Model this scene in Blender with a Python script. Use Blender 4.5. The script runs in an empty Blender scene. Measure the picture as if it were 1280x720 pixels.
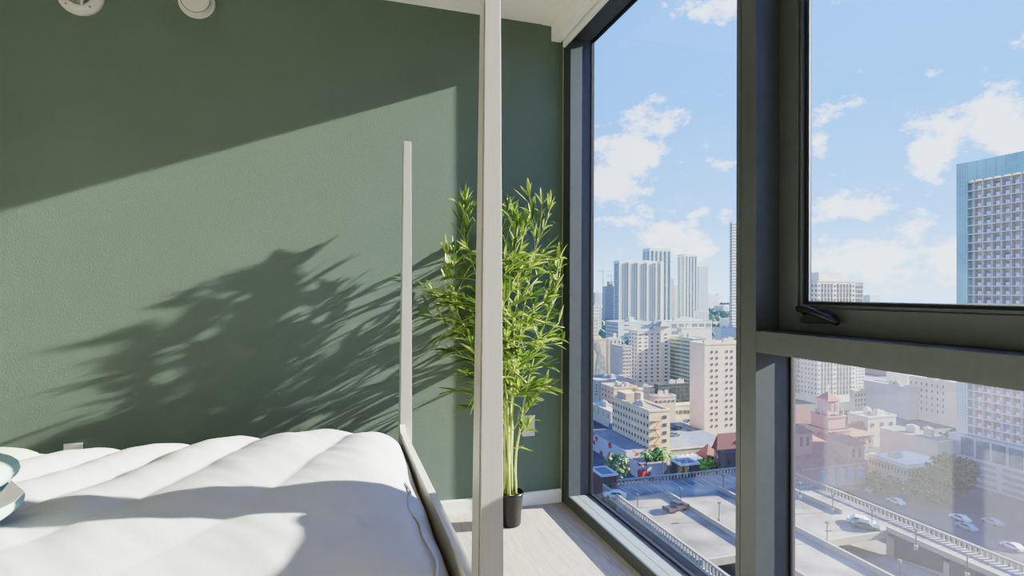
import bpy, math, random
from mathutils import Vector, Matrix
R = random.Random(7)
SC = bpy.context.scene
COL = SC.collection
# ------------------------------------------------------------------ camera frame
HC = 1.187
YAW, PITCH, ROLL, FPX = math.radians(17.1), math.radians(0.41), 0.0052, 697.0
Fh = Vector((math.sin(YAW), math.cos(YAW), 0)); Rh = Vector((math.cos(YAW), -math.sin(YAW), 0)); Uz = Vector((0, 0, 1))
F = (Fh*math.cos(PITCH)+Uz*math.sin(PITCH)).normalized()
U0 = Rh.cross(F)
RR = (Rh*math.cos(ROLL)+U0*math.sin(ROLL)).normalized()
UU = RR.cross(F)
CAM = Vector((0, 0, HC))
def ray(px, py=366):
    d = F + RR*((px-640)/FPX) + UU*((360-py)/FPX)
    return d/d.dot(Fh)                     # unit horizontal depth
def at_depth(px, py, d): return CAM+ray(px, py)*d
def at_z(px, py, z):
    r = ray(px, py); return CAM+r*((z-HC)/r.z)
def at_y(px, py, y):
    r = ray(px, py); return CAM+r*(y/r.y)
def at_x(px, py, x):
    r = ray(px, py); return CAM+r*(x/r.x)
cd = bpy.data.cameras.new('camera'); cam = bpy.data.objects.new('camera', cd); COL.objects.link(cam)
M = Matrix((RR, UU, -F)).transposed().to_4x4(); M.translation = CAM
cam.matrix_world = M
cd.sensor_width = 36; cd.lens = 36*FPX/1280; cd.clip_start = .02; cd.clip_end = 30000
SC.camera = cam
# ------------------------------------------------------------------ materials
MC = {}
def nodes(name):
    m = bpy.data.materials.new(name); m.use_nodes = True
    nt = m.node_tree; return m, nt, nt.nodes['Principled BSDF']
def mat(name, c, rough=.7, var=.06, scale=8, metal=0, bump=0, bscale=60, spec=.5, c2=None, stretch=None, sub=0):
    if name in MC: return MC[name]
    m, nt, b = nodes(name); N = nt.nodes.new; L = nt.links.new
    tc = N('ShaderNodeTexCoord'); src = tc.outputs['Object']
    if stretch:
        mp = N('ShaderNodeMapping'); mp.inputs['Scale'].default_value = stretch; L(src, mp.inputs[0]); src = mp.outputs[0]
    nz = N('ShaderNodeTexNoise'); nz.inputs['Scale'].default_value = scale; nz.inputs['Detail'].default_value = 4; L(src, nz.inputs['Vector'])
    r = N('ShaderNodeValToRGB'); e = r.color_ramp.elements
    e[0].position = .3; e[1].position = .7
    a = [max(0, x*(1-var)) for x in c]; d = [min(1, x*(1+var)) for x in (c2 or c)]
    e[0].color = (*a, 1); e[1].color = (*d, 1)
    L(nz.outputs['Fac'], r.inputs[0]); L(r.outputs[0], b.inputs['Base Color'])
    b.inputs['Roughness'].default_value = rough; b.inputs['Metallic'].default_value = metal
    b.inputs['Specular IOR Level'].default_value = spec
    if bump:
        n2 = N('ShaderNodeTexNoise'); n2.inputs['Scale'].default_value = bscale; n2.inputs['Detail'].default_value = 3; L(src, n2.inputs['Vector'])
        bp = N('ShaderNodeBump'); bp.inputs['Strength'].default_value = bump; bp.inputs['Distance'].default_value = .01
        L(n2.outputs['Fac'], bp.inputs['Height']); L(bp.outputs[0], b.inputs['Normal'])
    MC[name] = m; return m
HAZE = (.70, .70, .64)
def hz(c, d):  # distance haze mixed into the base colour
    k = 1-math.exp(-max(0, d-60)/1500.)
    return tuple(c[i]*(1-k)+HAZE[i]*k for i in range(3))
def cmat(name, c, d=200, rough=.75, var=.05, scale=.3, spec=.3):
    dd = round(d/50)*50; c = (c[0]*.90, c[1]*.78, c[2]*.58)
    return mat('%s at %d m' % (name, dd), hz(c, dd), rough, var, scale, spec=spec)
# ------------------------------------------------------------------ mesh builder
class MB:
    def __init__(s): s.v = []; s.f = []
    def add(s, vs, fs):
        n = len(s.v); s.v += [tuple(v) for v in vs]; s.f += [tuple(i+n for i in f) for f in fs]; return s
    def box(s, x0, x1, y0, y1, z0, z1):
        if x0 > x1: x0, x1 = x1, x0
        if y0 > y1: y0, y1 = y1, y0
        if z0 > z1: z0, z1 = z1, z0
        return s.add([(x0,y0,z0),(x1,y0,z0),(x1,y1,z0),(x0,y1,z0),(x0,y0,z1),(x1,y0,z1),(x1,y1,z1),(x0,y1,z1)],
              [(0,3,2,1),(4,5,6,7),(0,1,5,4),(1,2,6,5),(2,3,7,6),(3,0,4,7)])
    def hexa(s, b, t):                      # b, t: 4 points each, counter-clockwise from above
        return s.add(list(b)+list(t), [(0,3,2,1),(4,5,6,7),(0,1,5,4),(1,2,6,5),(2,3,7,6),(3,0,4,7)])
    def prism_y(s, prof, y0, y1):           # profile (x,z) ccw seen from -y
        n = len(prof)
        return s.add([(x,y0,z) for x,z in prof]+[(x,y1,z) for x,z in prof],
            [tuple(range(n)), tuple(range(2*n-1,n-1,-1))]+[(i,i+n,(i+1)%n+n,(i+1)%n) for i in range(n)])
    def prism_x(s, prof, x0, x1):           # profile (y,z)
        n = len(prof)
        return s.add([(x0,y,z) for y,z in prof]+[(x1,y,z) for y,z in prof],
            [tuple(range(n-1,-1,-1)), tuple(range(n,2*n))]+[(i,(i+1)%n,(i+1)%n+n,i+n) for i in range(n)])
    def lathe(s, prof, c=(0,0,0), seg=32, axis='z'):
        vs = []; n = len(prof)
        for k in range(seg):
            a = 2*math.pi*k/seg
            for r, h in prof:
                p = (r*math.cos(a), r*math.sin(a), h) if axis == 'z' else ((r*math.cos(a), h, r*math.sin(a)) if axis == 'y' else (h, r*math.cos(a), r*math.sin(a)))
                vs.append((c[0]+p[0], c[1]+p[1], c[2]+p[2]))
        fs = [(k*n+i, ((k+1)%seg)*n+i, ((k+1)%seg)*n+i+1, k*n+i+1) for k in range(seg) for i in range(n-1)]
        return s.add(vs, fs)
    def tube(s, pts, rad, seg=8):
        pts = [Vector(p) for p in pts]; n = len(pts)
        if not isinstance(rad, (list, tuple)): rad = [rad]*n
        vs = []
        for i, p in enumerate(pts):
            t = (pts[min(i+1, n-1)]-pts[max(i-1, 0)]).normalized()
            a = Vector((0,0,1)) if abs(t.z) < .9 else Vector((1,0,0))
            u = t.cross(a).normalized(); w = t.cross(u)
            for k in range(seg):
                g = 2*math.pi*k/seg; vs.append(p+(u*math.cos(g)+w*math.sin(g))*rad[i])
        fs = [(i*seg+k, i*seg+(k+1)%seg, (i+1)*seg+(k+1)%seg, (i+1)*seg+k) for i in range(n-1) for k in range(seg)]
        fs += [tuple(range(seg-1,-1,-1)), tuple(range((n-1)*seg, n*seg))]
        return s.add(vs, fs)
    def build(s, name, m, parent=None, smooth=False, bevel=0, label=None, origin=None):
        me = bpy.data.meshes.new(name)
        vs = s.v
        o0 = Vector((0,0,0))
        if parent is not None:
            o0 = Vector(parent.get('_o', (0,0,0)))
        elif origin is not None: o0 = Vector(origin)
        vs = [(v[0]-o0.x, v[1]-o0.y, v[2]-o0.z) for v in vs]
        me.from_pydata(vs, [], s.f); me.update()
        import bmesh
        bm = bmesh.new(); bm.from_mesh(me); bmesh.ops.recalc_face_normals(bm, faces=bm.faces); bm.to_mesh(me); bm.free()
        if smooth:
            for p in me.polygons: p.use_smooth = True
        o = bpy.data.objects.new(name, me); COL.objects.link(o); me.materials.append(m)
        if parent is not None: o.parent = parent
        elif origin is not None: o.location = o0
        if bevel:
            b = o.modifiers.new('bevel', 'BEVEL'); b.width = bevel; b.segments = 3; b.limit_method = 'ANGLE'
        if label: o['label'] = label
        if parent is not None and parent.get('_o') is not None: o['_o'] = parent['_o']
        return o
def box(x0,x1,y0,y1,z0,z1): return MB().box(x0,x1,y0,y1,z0,z1)
def thing(name, label, cat, loc, group=None):
    o = bpy.data.objects.new(name, None); COL.objects.link(o); o.location = loc; o['_o'] = tuple(loc)
    o['label'] = label; o['category'] = cat
    if group: o['group'] = group
    o.empty_display_size = .1
    return o
def tag(o, label=None, cat=None, group=None, kind=None):
    if label: o['label'] = label
    if cat: o['category'] = cat
    if group: o['group'] = group
    if kind: o['kind'] = kind
    return o
def struct(o, label=None): o['kind'] = 'structure'; (label and tag(o, label)); return o
def sempty(name, loc, label):
    o = bpy.data.objects.new(name, None); COL.objects.link(o); o.location = loc; o['_o'] = tuple(loc); o['kind'] = 'structure'; o['label'] = label; return o
# ------------------------------------------------------------------ room materials
G_WALL = mat('green wall paint', (.130,.166,.130), .55, .04, 2.0, bump=.12, bscale=180, spec=.35)
CEILM = mat('warm white ceiling paint', (.80,.77,.69), .8, .02, 3)
WHITE = mat('white trim paint', (.72,.72,.68), .5, .02, 5)
LEFTW = mat('white side wall paint', (.75,.74,.7), .8, .02, 3)
ALU = mat('dark bronze green aluminium', (.070,.078,.076), .45, .06, 30, metal=.0, spec=.5)
ALUS = mat('daylit sill aluminium', (.22,.24,.24), .45, .05, 20, spec=.5)  # paler copy of the frame colour, daylight on the sill painted in
GASK = mat('black rubber gasket', (.008,.008,.009), .6)
BEDW = mat('washed white painted wood', (.36,.345,.305), .45, .02, 5, stretch=(30,30,1.2), bump=.03, bscale=8)
DUV = mat('white cotton duvet', (.52,.515,.49), .9, .012, 3, bump=.12, bscale=420, spec=.15)
MATT = mat('white mattress ticking', (.7,.7,.68), .9, .02, 20)
SAGE = mat('pale sage cotton', (.50,.54,.38), .9, .02, 10, bump=.1, bscale=300, spec=.1)
MINT = mat('mint plush', (.34,.45,.36), .95, .03, 14, bump=.25, bscale=260, spec=.1)
BLK = mat('glossy black plastic pot', (.010,.010,.011), .28)
SOIL = mat('dark moss and pebbles', (.05,.045,.03), .9, .6, 60, c2=(.3,.27,.22), bump=.6, bscale=80)
CULM = mat('yellow green bamboo cane', (.36,.44,.10), .5, .2, 12, c2=(.50,.50,.20))
PLATE = mat('white plastic plate', (.58,.56,.50), .4, .01)
def leaf_mat():
    m, nt, b = nodes('bamboo leaf'); N = nt.nodes.new; L = nt.links.new
    g = N('ShaderNodeNewGeometry'); r = N('ShaderNodeValToRGB'); e = r.color_ramp.elements
    e[0].color = (.08,.14,.03,1); e[1].color = (.42,.48,.14,1); e.new(.5).color = (.22,.30,.055,1)
    L(g.outputs['Random Per Island'], r.inputs[0]); L(r.outputs[0], b.inputs['Base Color']); b.inputs['Roughness'].default_value = .5
    t = N('ShaderNodeBsdfTranslucent'); L(r.outputs[0], t.inputs[0]); mx = N('ShaderNodeMixShader'); mx.inputs[0].default_value = .35
    out = nt.nodes['Material Output']; L(b.outputs[0], mx.inputs[1]); L(t.outputs[0], mx.inputs[2]); L(mx.outputs[0], out.inputs[0]); return m
LEAF = leaf_mat()
def glass_mat(name, dust_veil):
    m, nt, b = nodes(name); N = nt.nodes.new; L = nt.links.new; nt.nodes.remove(b)
    tr = N('ShaderNodeBsdfTransparent'); tr.inputs[0].default_value = (.96,.98,.975,1)
    gl = N('ShaderNodeBsdfGlossy'); gl.inputs['Roughness'].default_value = .0; gl.inputs[0].default_value = (1,1,1,1)
    lw = N('ShaderNodeLayerWeight'); lw.inputs[0].default_value = .5
    pw = N('ShaderNodeMath'); pw.operation = 'POWER'; L(lw.outputs['Facing'], pw.inputs[0]); pw.inputs[1].default_value = 4.5
    fr = N('ShaderNodeMath'); fr.operation = 'MULTIPLY_ADD'; L(pw.outputs[0], fr.inputs[0]); fr.inputs[1].default_value = .6; fr.inputs[2].default_value = .018
    mx = N('ShaderNodeMixShader'); L(fr.outputs[0], mx.inputs[0]); L(tr.outputs[0], mx.inputs[1]); L(gl.outputs[0], mx.inputs[2])
    # slight dust film on the pane; vertical bands are a painted veil of light
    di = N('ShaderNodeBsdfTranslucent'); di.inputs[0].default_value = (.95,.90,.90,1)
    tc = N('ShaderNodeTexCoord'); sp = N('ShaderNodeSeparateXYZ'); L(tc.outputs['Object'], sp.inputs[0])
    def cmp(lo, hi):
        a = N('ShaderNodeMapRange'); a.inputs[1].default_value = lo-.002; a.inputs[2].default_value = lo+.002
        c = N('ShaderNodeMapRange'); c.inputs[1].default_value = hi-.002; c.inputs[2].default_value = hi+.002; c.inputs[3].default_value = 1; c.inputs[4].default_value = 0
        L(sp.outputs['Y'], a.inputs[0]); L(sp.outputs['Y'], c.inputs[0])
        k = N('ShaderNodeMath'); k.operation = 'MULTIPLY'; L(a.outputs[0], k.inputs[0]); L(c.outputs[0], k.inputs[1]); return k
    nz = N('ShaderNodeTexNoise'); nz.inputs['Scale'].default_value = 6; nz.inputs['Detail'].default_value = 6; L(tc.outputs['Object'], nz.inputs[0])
    mr = N('ShaderNodeMapRange'); mr.inputs[1].default_value = .3; mr.inputs[2].default_value = .75; mr.inputs[3].default_value = dust_veil[0]*.6; mr.inputs[4].default_value = dust_veil[0]
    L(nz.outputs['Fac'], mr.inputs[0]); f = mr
    if dust_veil[1]:
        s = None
        for lo, hi in dust_veil[1]:
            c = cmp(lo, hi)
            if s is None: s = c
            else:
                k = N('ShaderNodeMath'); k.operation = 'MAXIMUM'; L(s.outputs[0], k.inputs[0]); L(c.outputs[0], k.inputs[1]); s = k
        k = N('ShaderNodeMath'); k.operation = 'MULTIPLY_ADD'; L(s.outputs[0], k.inputs[0]); k.inputs[1].default_value = dust_veil[2]; L(mr.outputs[0], k.inputs[2]); f = k
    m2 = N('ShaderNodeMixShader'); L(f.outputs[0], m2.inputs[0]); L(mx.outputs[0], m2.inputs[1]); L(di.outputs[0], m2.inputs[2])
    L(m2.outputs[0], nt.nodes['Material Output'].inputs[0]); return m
GLASS = glass_mat('clear window glass', (.0015, None, 0))
GLASSV = glass_mat('window glass with painted veil', (.0015, [(.965,1.318),(-1,.905)], .0125))
def floor_mat():
    m, nt, b = nodes('pale washed oak planks'); N = nt.nodes.new; L = nt.links.new
    tc = N('ShaderNodeTexCoord'); mp = N('ShaderNodeMapping'); mp.inputs['Rotation'].default_value = (0,0,math.pi/2); L(tc.outputs['Object'], mp.inputs[0])
    br = N('ShaderNodeTexBrick'); br.inputs['Scale'].default_value = 1; br.inputs['Brick Width'].default_value = 1.3; br.inputs['Row Height'].default_value = .19
    br.inputs['Mortar Size'].default_value = .0012; br.inputs['Color1'].default_value = (.38,.335,.285,1); br.inputs['Color2'].default_value = (.43,.385,.33,1); br.inputs['Mortar'].default_value = (.30,.26,.22,1)
    L(mp.outputs[0], br.inputs['Vector'])
    m2 = N('ShaderNodeMapping'); m2.inputs['Scale'].default_value = (14,1.6,1); L(tc.outputs['Object'], m2.inputs[0])
    nz = N('ShaderNodeTexNoise'); nz.inputs['Scale'].default_value = 3; nz.inputs['Detail'].default_value = 8; nz.inputs['Distortion'].default_value = 1.2; L(m2.outputs[0], nz.inputs[0])
    rp = N('ShaderNodeValToRGB'); rp.color_ramp.elements[0].position = .35; rp.color_ramp.elements[0].color = (.84,.83,.82,1); rp.color_ramp.elements[1].position = .65; rp.color_ramp.elements[1].color = (1.05,1.05,1.05,1)
    L(nz.outputs['Fac'], rp.inputs[0])
    mx = N('ShaderNodeMix'); mx.data_type = 'RGBA'; mx.blend_type = 'MULTIPLY'; mx.inputs[0].default_value = 1; L(br.outputs['Color'], mx.inputs[6]); L(rp.outputs[0], mx.inputs[7])
    L(mx.outputs[2], b.inputs['Base Color']); b.inputs['Roughness'].default_value = .5; return m
# ------------------------------------------------------------------ room shell
D = 2.955; XI, XG, XO = 1.214, 1.345, 1.362; JY = 2.862
ZS, ZH = .056, 2.60
struct(box(-2.7, XO, -1.6, D+.15, -.12, 0).build('floor', floor_mat()), 'pale washed oak plank floor')
struct(box(-2.7, XO, D, D+.15, 0, 2.85).build('wall_back', G_WALL), 'dark green painted wall behind the bed')
struct(box(-2.85, -2.7, -1.6, D+.15, -.12, 2.85).build('wall_left', LEFTW))
struct(box(-2.85, XO, -1.75, -1.6, -.12, 2.85).build('wall_front', mat('soft grey wall paint', (.42,.41,.38), .8, .02, 3)))
struct(box(-2.7, XO, -1.6, D, 2.70, 2.85).build('ceiling', CEILM), 'warm white ceiling')
struct(MB().box(-2.7, 1.205, D-.014, D, 0, .066).box(-2.7,1.205,D-.010,D,.066,.072).build('baseboard_back', WHITE), 'low white baseboard under the green wall')
# dropped blind pocket along the window
struct(MB().box(1.135, 1.192, -1.6, D-.001, 2.612, 2.70).box(1.08, 1.135, -1.6, D-.001, 2.697, 2.70).build('trim_1', CEILM), 'white dropped box running along the ceiling by the window')
bl = thing('roller_blind', 'white rolled-up blind hem hanging in front of the window head', 'blind', (1.2, D-.05, 2.6))
box(1.197, 1.2125, -1.6, D-.02, 2.577, 2.66).build('hem_bar', WHITE, bl, bevel=.003)
MB().tube([(1.203,-1.6,2.675),(1.203,D-.02,2.675)], .012, 12).build('roller_tube', WHITE, bl, smooth=True)
struct(box(XI-.009, XI-.003, D-.004, D, .066, 2.6).build('trim_2', mat('pale corner strip', (.30,.34,.27), .6)))  # thin pale strip where the green wall meets the frame
# window wall: head, sill, far jamb, mullions
def frame(name, parent, *boxes, m=None, bevel=.002, label=None):
    b = MB()
    for q in boxes: b.box(*q)
    return b.build(name, m or ALU, parent, bevel=bevel, label=label)
BAYS = [(1.50, JY), (.06, 1.41), (-1.38, -.03)]
w1 = sempty('window_1', (XG, 2.17, 0), 'tall narrow fixed window next to the green wall')
frame('jamb', w1, (XI, XO, JY, D, 0, 2.70))
frame('sill', w1, (XI, XI+.012, 1.50, JY, 0, ZS+.001))
MB().box(XI+.012, XO, 1.50, JY, 0, ZS-.004).box(XI+.012, XI+.05, 1.50, JY, 0, ZS).box(XI+.053, XI+.10, 1.50, JY, 0, ZS).build('sill_top', ALUS, w1, label='sill top with daylight painted in as pale grey')
frame('head', w1, (XI, XO, 1.50, JY, ZH, 2.70))
gk = MB(); g0, g1, h0, h1 = 1.50, JY, ZS, ZH
for q in ((XG-.006, XG+.012, g0, g0+.008, h0, h1), (XG-.006, XG+.012, g1-.008, g1, h0, h1), (XG-.006, XG+.012, g0, g1, h0, h0+.008), (XG-.006, XG+.012, g0, g1, h1-.008, h1)): gk.box(*q)
gk.build('gasket', GASK, w1)
box(XG, XG+.006, g0+.006, g1-.006, h0+.006, h1-.006).build('pane', GLASS, w1)
struct(MB().box(XI, XO, 1.41, 1.4775, 0, 2.70).box(XI, XO, 1.4795, 1.50, 0, 2.70).box(XI+.004, XO-.002, 1.4770, 1.48, 0, 2.70).build('trim_3', ALU, bevel=.0006), 'dark green-grey aluminium mullion between the two windows')
w2 = sempty('window_2', (XG, .73, 0), 'wide window with an opening sash above a fixed pane')
ZT0, ZT1 = 1.007, 1.073
y0, y1 = .06, 1.41
frame('sill', w2, (XI, XO, y0, y1, 0, ZS))
frame('head', w2, (XI, XO, y0, y1, ZH, 2.70))
frame('transom', w2, (XI, XO, y0, y1, ZT0, ZT1))
gk = MB(); h0, h1 = ZS, ZT0
for q in ((XG-.006, XG+.012, y0, y0+.008, h0, h1), (XG-.006, XG+.012, y1-.008, y1, h0, h1), (XG-.006, XG+.012, y0, y1, h0, h0+.008), (XG-.006, XG+.012, y0, y1, h1-.006, h1)): gk.box(*q)
gk.build('gasket', GASK, w2)
box(XG, XG+.006, y0+.006, y1-.006, h0+.006, h1-.006).build('lower_pane', GLASSV, w2, label='lower pane with painted bands of hazy light')
# opening sash
SX = 1.300
sash = MB(); sz0, sz1 = ZT1, ZH
t1, t2 = .088, .105
def ring(mb, x0, x1, a, b, c, d, w):
    mb.box(x0, x1, a, a+w, c, d); mb.box(x0, x1, b-w, b, c, d); mb.box(x0, x1, a+w, b-w, c, c+w); mb.box(x0, x1, a+w, b-w, d-w, d)
ring(sash, SX, SX+.037, y0, y1, sz0, sz1, .072)
sf = sash.build('sash_frame', ALU, w2, bevel=.002)
b2 = MB(); ring(b2, SX+.009, SX+.0365, y0+.072, y1-.072, sz0+.072, sz1-.072, .010); b2.build('glazing_bead', ALU, w2, bevel=.0015)
b3 = MB(); ring(b3, SX+.018, SX+.0362, y0+.082, y1-.082, sz0+.082, sz1-.082, .008); b3.build('gasket', GASK, w2)
b4 = MB(); ring(b4, SX+.024, SX+.028, y0+.090, y1-.090, sz0+.090, sz1-.090, .003); b4.build('spacer_bar', mat('silver spacer', (.55,.55,.53), .3, metal=.7), w2)
box(SX+.03, SX+.036, y0+.088, y1-.088, sz0+.088, sz1-.088).build('sash_pane', GLASS, w2)
# folding crank handle
HB = mat('black handle', (.012,.011,.011), .35)
hy = lambda px: at_x(px, 390, SX-.01).y
hb = MB(); ya, yb = hy(1003.5), hy(1043)
prof = []
for i in range(13):
    t = i/12; prof.append((ya+(yb-ya)*t, 1.100+.005*t))
for i in range(13):
    t = 1-i/12; prof.append((ya+(yb-ya)*t, 1.108+.026*math.sin(math.pi*min(1,(1-t)*.62+.25))))
hb.prism_x(prof, SX-.022, SX+.001); body = hb.build('handle', HB, w2, bevel=.003, label='black fold-down crank handle')
lev = MB(); pts = []; rad = []
for i in range(11):
    t = i/10; yy = hy(1003)+(hy(1053)-hy(1003))*t
    pts.append((SX-.024-.010*math.sin(math.pi*t), yy, 1.142+.004*math.sin(t*3)-.036*t**1.6)); rad.append(.0105*(1-.35*t))
lev.tube(pts, rad, 10); lev.build('lever', HB, body, smooth=True)
MB().tube([(SX-.004, hy(1006), 1.128),(SX-.024, hy(1006), 1.140)], .008, 12).build('pivot', HB, body, smooth=True)
# next mullion and bay, outside the picture but carrying the same light
struct(box(XI, XO, -.03, .06, 0, 2.70).build('trim_4', ALU))
w3 = sempty('window_3', (XG, -.7, 0), 'window bay beside the camera')
frame('sill', w3, (XI, XO, -1.6, -.03, 0, ZS)); frame('head', w3, (XI, XO, -1.6, -.03, ZH, 2.70)); frame('transom', w3, (XI, XO, -1.6, -.03, ZT0, ZT1+.05))
box(XG, XG+.006, -1.6, -.03, ZS, ZT0).build('lower_pane', GLASS, w3); box(XG, XG+.006, -1.6, -.03, ZT1+.05, ZH).build('upper_pane', GLASS, w3)
# ------------------------------------------------------------------ wall fittings
p = at_y(246, 0, D); cx, cz = p.x, 2.552
sd = thing('smoke_detector', 'round cream smoke detector high on the green wall, the right one of two discs', 'smoke detector', (cx, D, cz))
MB().lathe([(0,-.006),(.076,-.006),(.079,-.003),(.079,0),(0,0)], (cx,D,cz), 48, 'y').build('base', PLATE, sd, smooth=False)
MB().lathe([(0,-.034),(.05,-.034),(.058,-.030),(.064,-.02),(.067,-.006),(0,-.006)], (cx,D,cz), 48, 'y').build('cover', PLATE, sd, smooth=False)
MB().lathe([(.060,-.0285),(.062,-.0300),(.064,-.0285)], (cx,D,cz), 48, 'y').build('vent_ring', mat('grey slot', (.2,.2,.19), .6), sd)
p = at_y(101, 0, D); cx, cz = p.x, 2.508
al = thing('alarm_speaker', 'round cream alarm sounder with grey recessed centre, the left one of two discs', 'alarm', (cx, D, cz))
MB().lathe([(.052,-.026),(.062,-.030),(.080,-.024),(.090,-.012),(.092,0),(0,0)], (cx,D,cz), 48, 'y').build('ring', PLATE, al)
MB().lathe([(0,-.012),(.045,-.014),(.053,-.026)], (cx,D,cz), 48, 'y').build('grille', mat('grey speaker grille', (.26,.26,.24), .7, .5, 260), al)
for a in (.9, 2.25, 4.0, 5.4): MB().lathe([(0,-.033),(.004,-.033),(.005,-.015)], (cx+.072*math.cos(a),D,cz-.072*math.sin(a)), 10, 'y').build('screw', mat('screw grey', (.3,.3,.29), .5), al)
box(cx+.012, cx+.020, D-.034, D-.012, cz-.055, cz-.02).build('strobe_tab', PLATE, al)
def plate(name, label, x, z, slots):
    t = thing(name, label, 'outlet', (x, D, z))
    box(x-.036, x+.036, D-.006, D, z-.058, z+.058).build('cover_plate', PLATE, t, bevel=.002)
    for k in slots:
        q = box(x-.017, x+.017, D-.0085, D-.005, z+k-.014, z+k+.014).build('socket', mat('socket face', (.6,.6,.58), .35), t, bevel=.003)
        MB().box(x-.008,x-.006,D-.009,D-.008,z+k-.005,z+k+.006).box(x+.006,x+.008,D-.009,D-.008,z+k-.005,z+k+.006).build('slots', GASK, q)
p = at_y(660.5, 532, D); plate('wall_outlet', 'white wall outlet plate behind the bamboo plant', p.x, p.z, (-.021,.021))
p = at_y(92, 554, D); plate('wall_outlet', 'white outlet plate half hidden behind the duvet at the left', p.x, p.z-.058, (-.021,.021))
# ------------------------------------------------------------------ bed
bed = thing('four_poster_bed', 'white painted four-poster bed frame with tapered square posts', 'bed', (-.65, 1.8, 0))
ZP = 1.846
def post(xc, yc, zt):
    b = MB(); wb, db, wt, dt = .0250, .040, .0160, .021
    zc = .52
    def quad(w, d, z, ya, yb): return [(xc-w,yc-d+ya*2*d,z),(xc+w,yc-d+ya*2*d,z),(xc+w,yc-d+yb*2*d,z),(xc-w,yc-d+yb*2*d,z)]
    for ya, yb in ((0,.06),(.24,1)):
        q0, q1, q2 = quad(wb,db,0,ya,yb), quad(wb,db,zc,ya,yb), quad(wt,dt,zt,ya,yb)
        b.add(q0+q1+q2, [(0,3,2,1),(8,9,10,11)]+[(i,(i+1)%4,(i+1)%4+4,i+4) for i in range(4)]+[(i+4,(i+1)%4+4,(i+1)%4+8,i+8) for i in range(4)])
    o = b.build('post', BEDW, bed, bevel=.0025)
    g = MB(); q0, q2 = quad(wb*.6,db*.95,0,.02,.4), quad(wt*.6,dt*.95,zt-.004,.02,.4); g.hexa(q0, q2); g.build('joint_strip', mat('dark joint', (.015,.014,.012), .9), o)
YF, YB2 = 1.117, 2.492
post(.293, YF, ZP); post(.277, YB2, ZP); post(-1.66, YF, ZP); post(-1.66, YB2, ZP)
q = MB(); ya, yb = YF+.038, YB2-.036; xa, xb = .281, .272
for y0_, y1_, z0_, z1_ in ((ya, yb-.055, .585, .585), (yb-.055, yb-.03, .585, .590), (yb-.03, yb, .590, .612)):
    f_ = lambda y: xa+(xb-xa)*(y-ya)/(yb-ya)
    q.hexa([(f_(y0_)-.022,y0_,.20),(f_(y0_),y0_,.20),(f_(y1_),y1_,.20),(f_(y1_)-.022,y1_,.20)], [(f_(y0_)-.022,y0_,z0_),(f_(y0_),y0_,z0_),(f_(y1_),y1_,z1_),(f_(y1_)-.022,y1_,z1_)])
q.build('foot_rail', mat('lighter painted wood', (.60,.58,.51), .45, .02, 5), bed)
for yy in (YF-.005, YB2+.005):
    box(-1.637, .25, yy-.011, yy+.011, .22, .42).build('side_rail', BEDW, bed, bevel=.003)
box(-1.672, -1.648, YF+.038, YB2-.038, .22, 1.05).build('headboard', BEDW, bed, bevel=.004)
sl = MB()
for i in range(14):
    x = -1.60+i*.137; box(x, x+.07, YF+.01, YB2-.01, .30, .32).build('slat', BEDW, bed)
def supere(mb, c, h, n=3.2, seg=40, rings=14):
    vs = []; fs = []
    sp = lambda t, p: math.copysign(abs(t)**p, t)
    for i in range(rings+1):
        v = -math.pi/2+math.pi*i/rings
        for k in range(seg):
            u = 2*math.pi*k/seg; cv = sp(math.cos(v), .55)
            vs.append((c[0]+h[0]*cv*sp(math.cos(u), 2/n), c[1]+h[1]*cv*sp(math.sin(u), 2/n), c[2]+h[2]*sp(math.sin(v), .9)))
    for i in range(rings):
        for k in range(seg): fs.append((i*seg+k, i*seg+(k+1)%seg, (i+1)*seg+(k+1)%seg, (i+1)*seg+k))
    return mb.add(vs, fs)
tag(box(-1.64, .235, 1.135, 2.475, .322, .50).build('mattress', MATT, bevel=.03), 'white mattress under the duvet', 'mattress')
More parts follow.
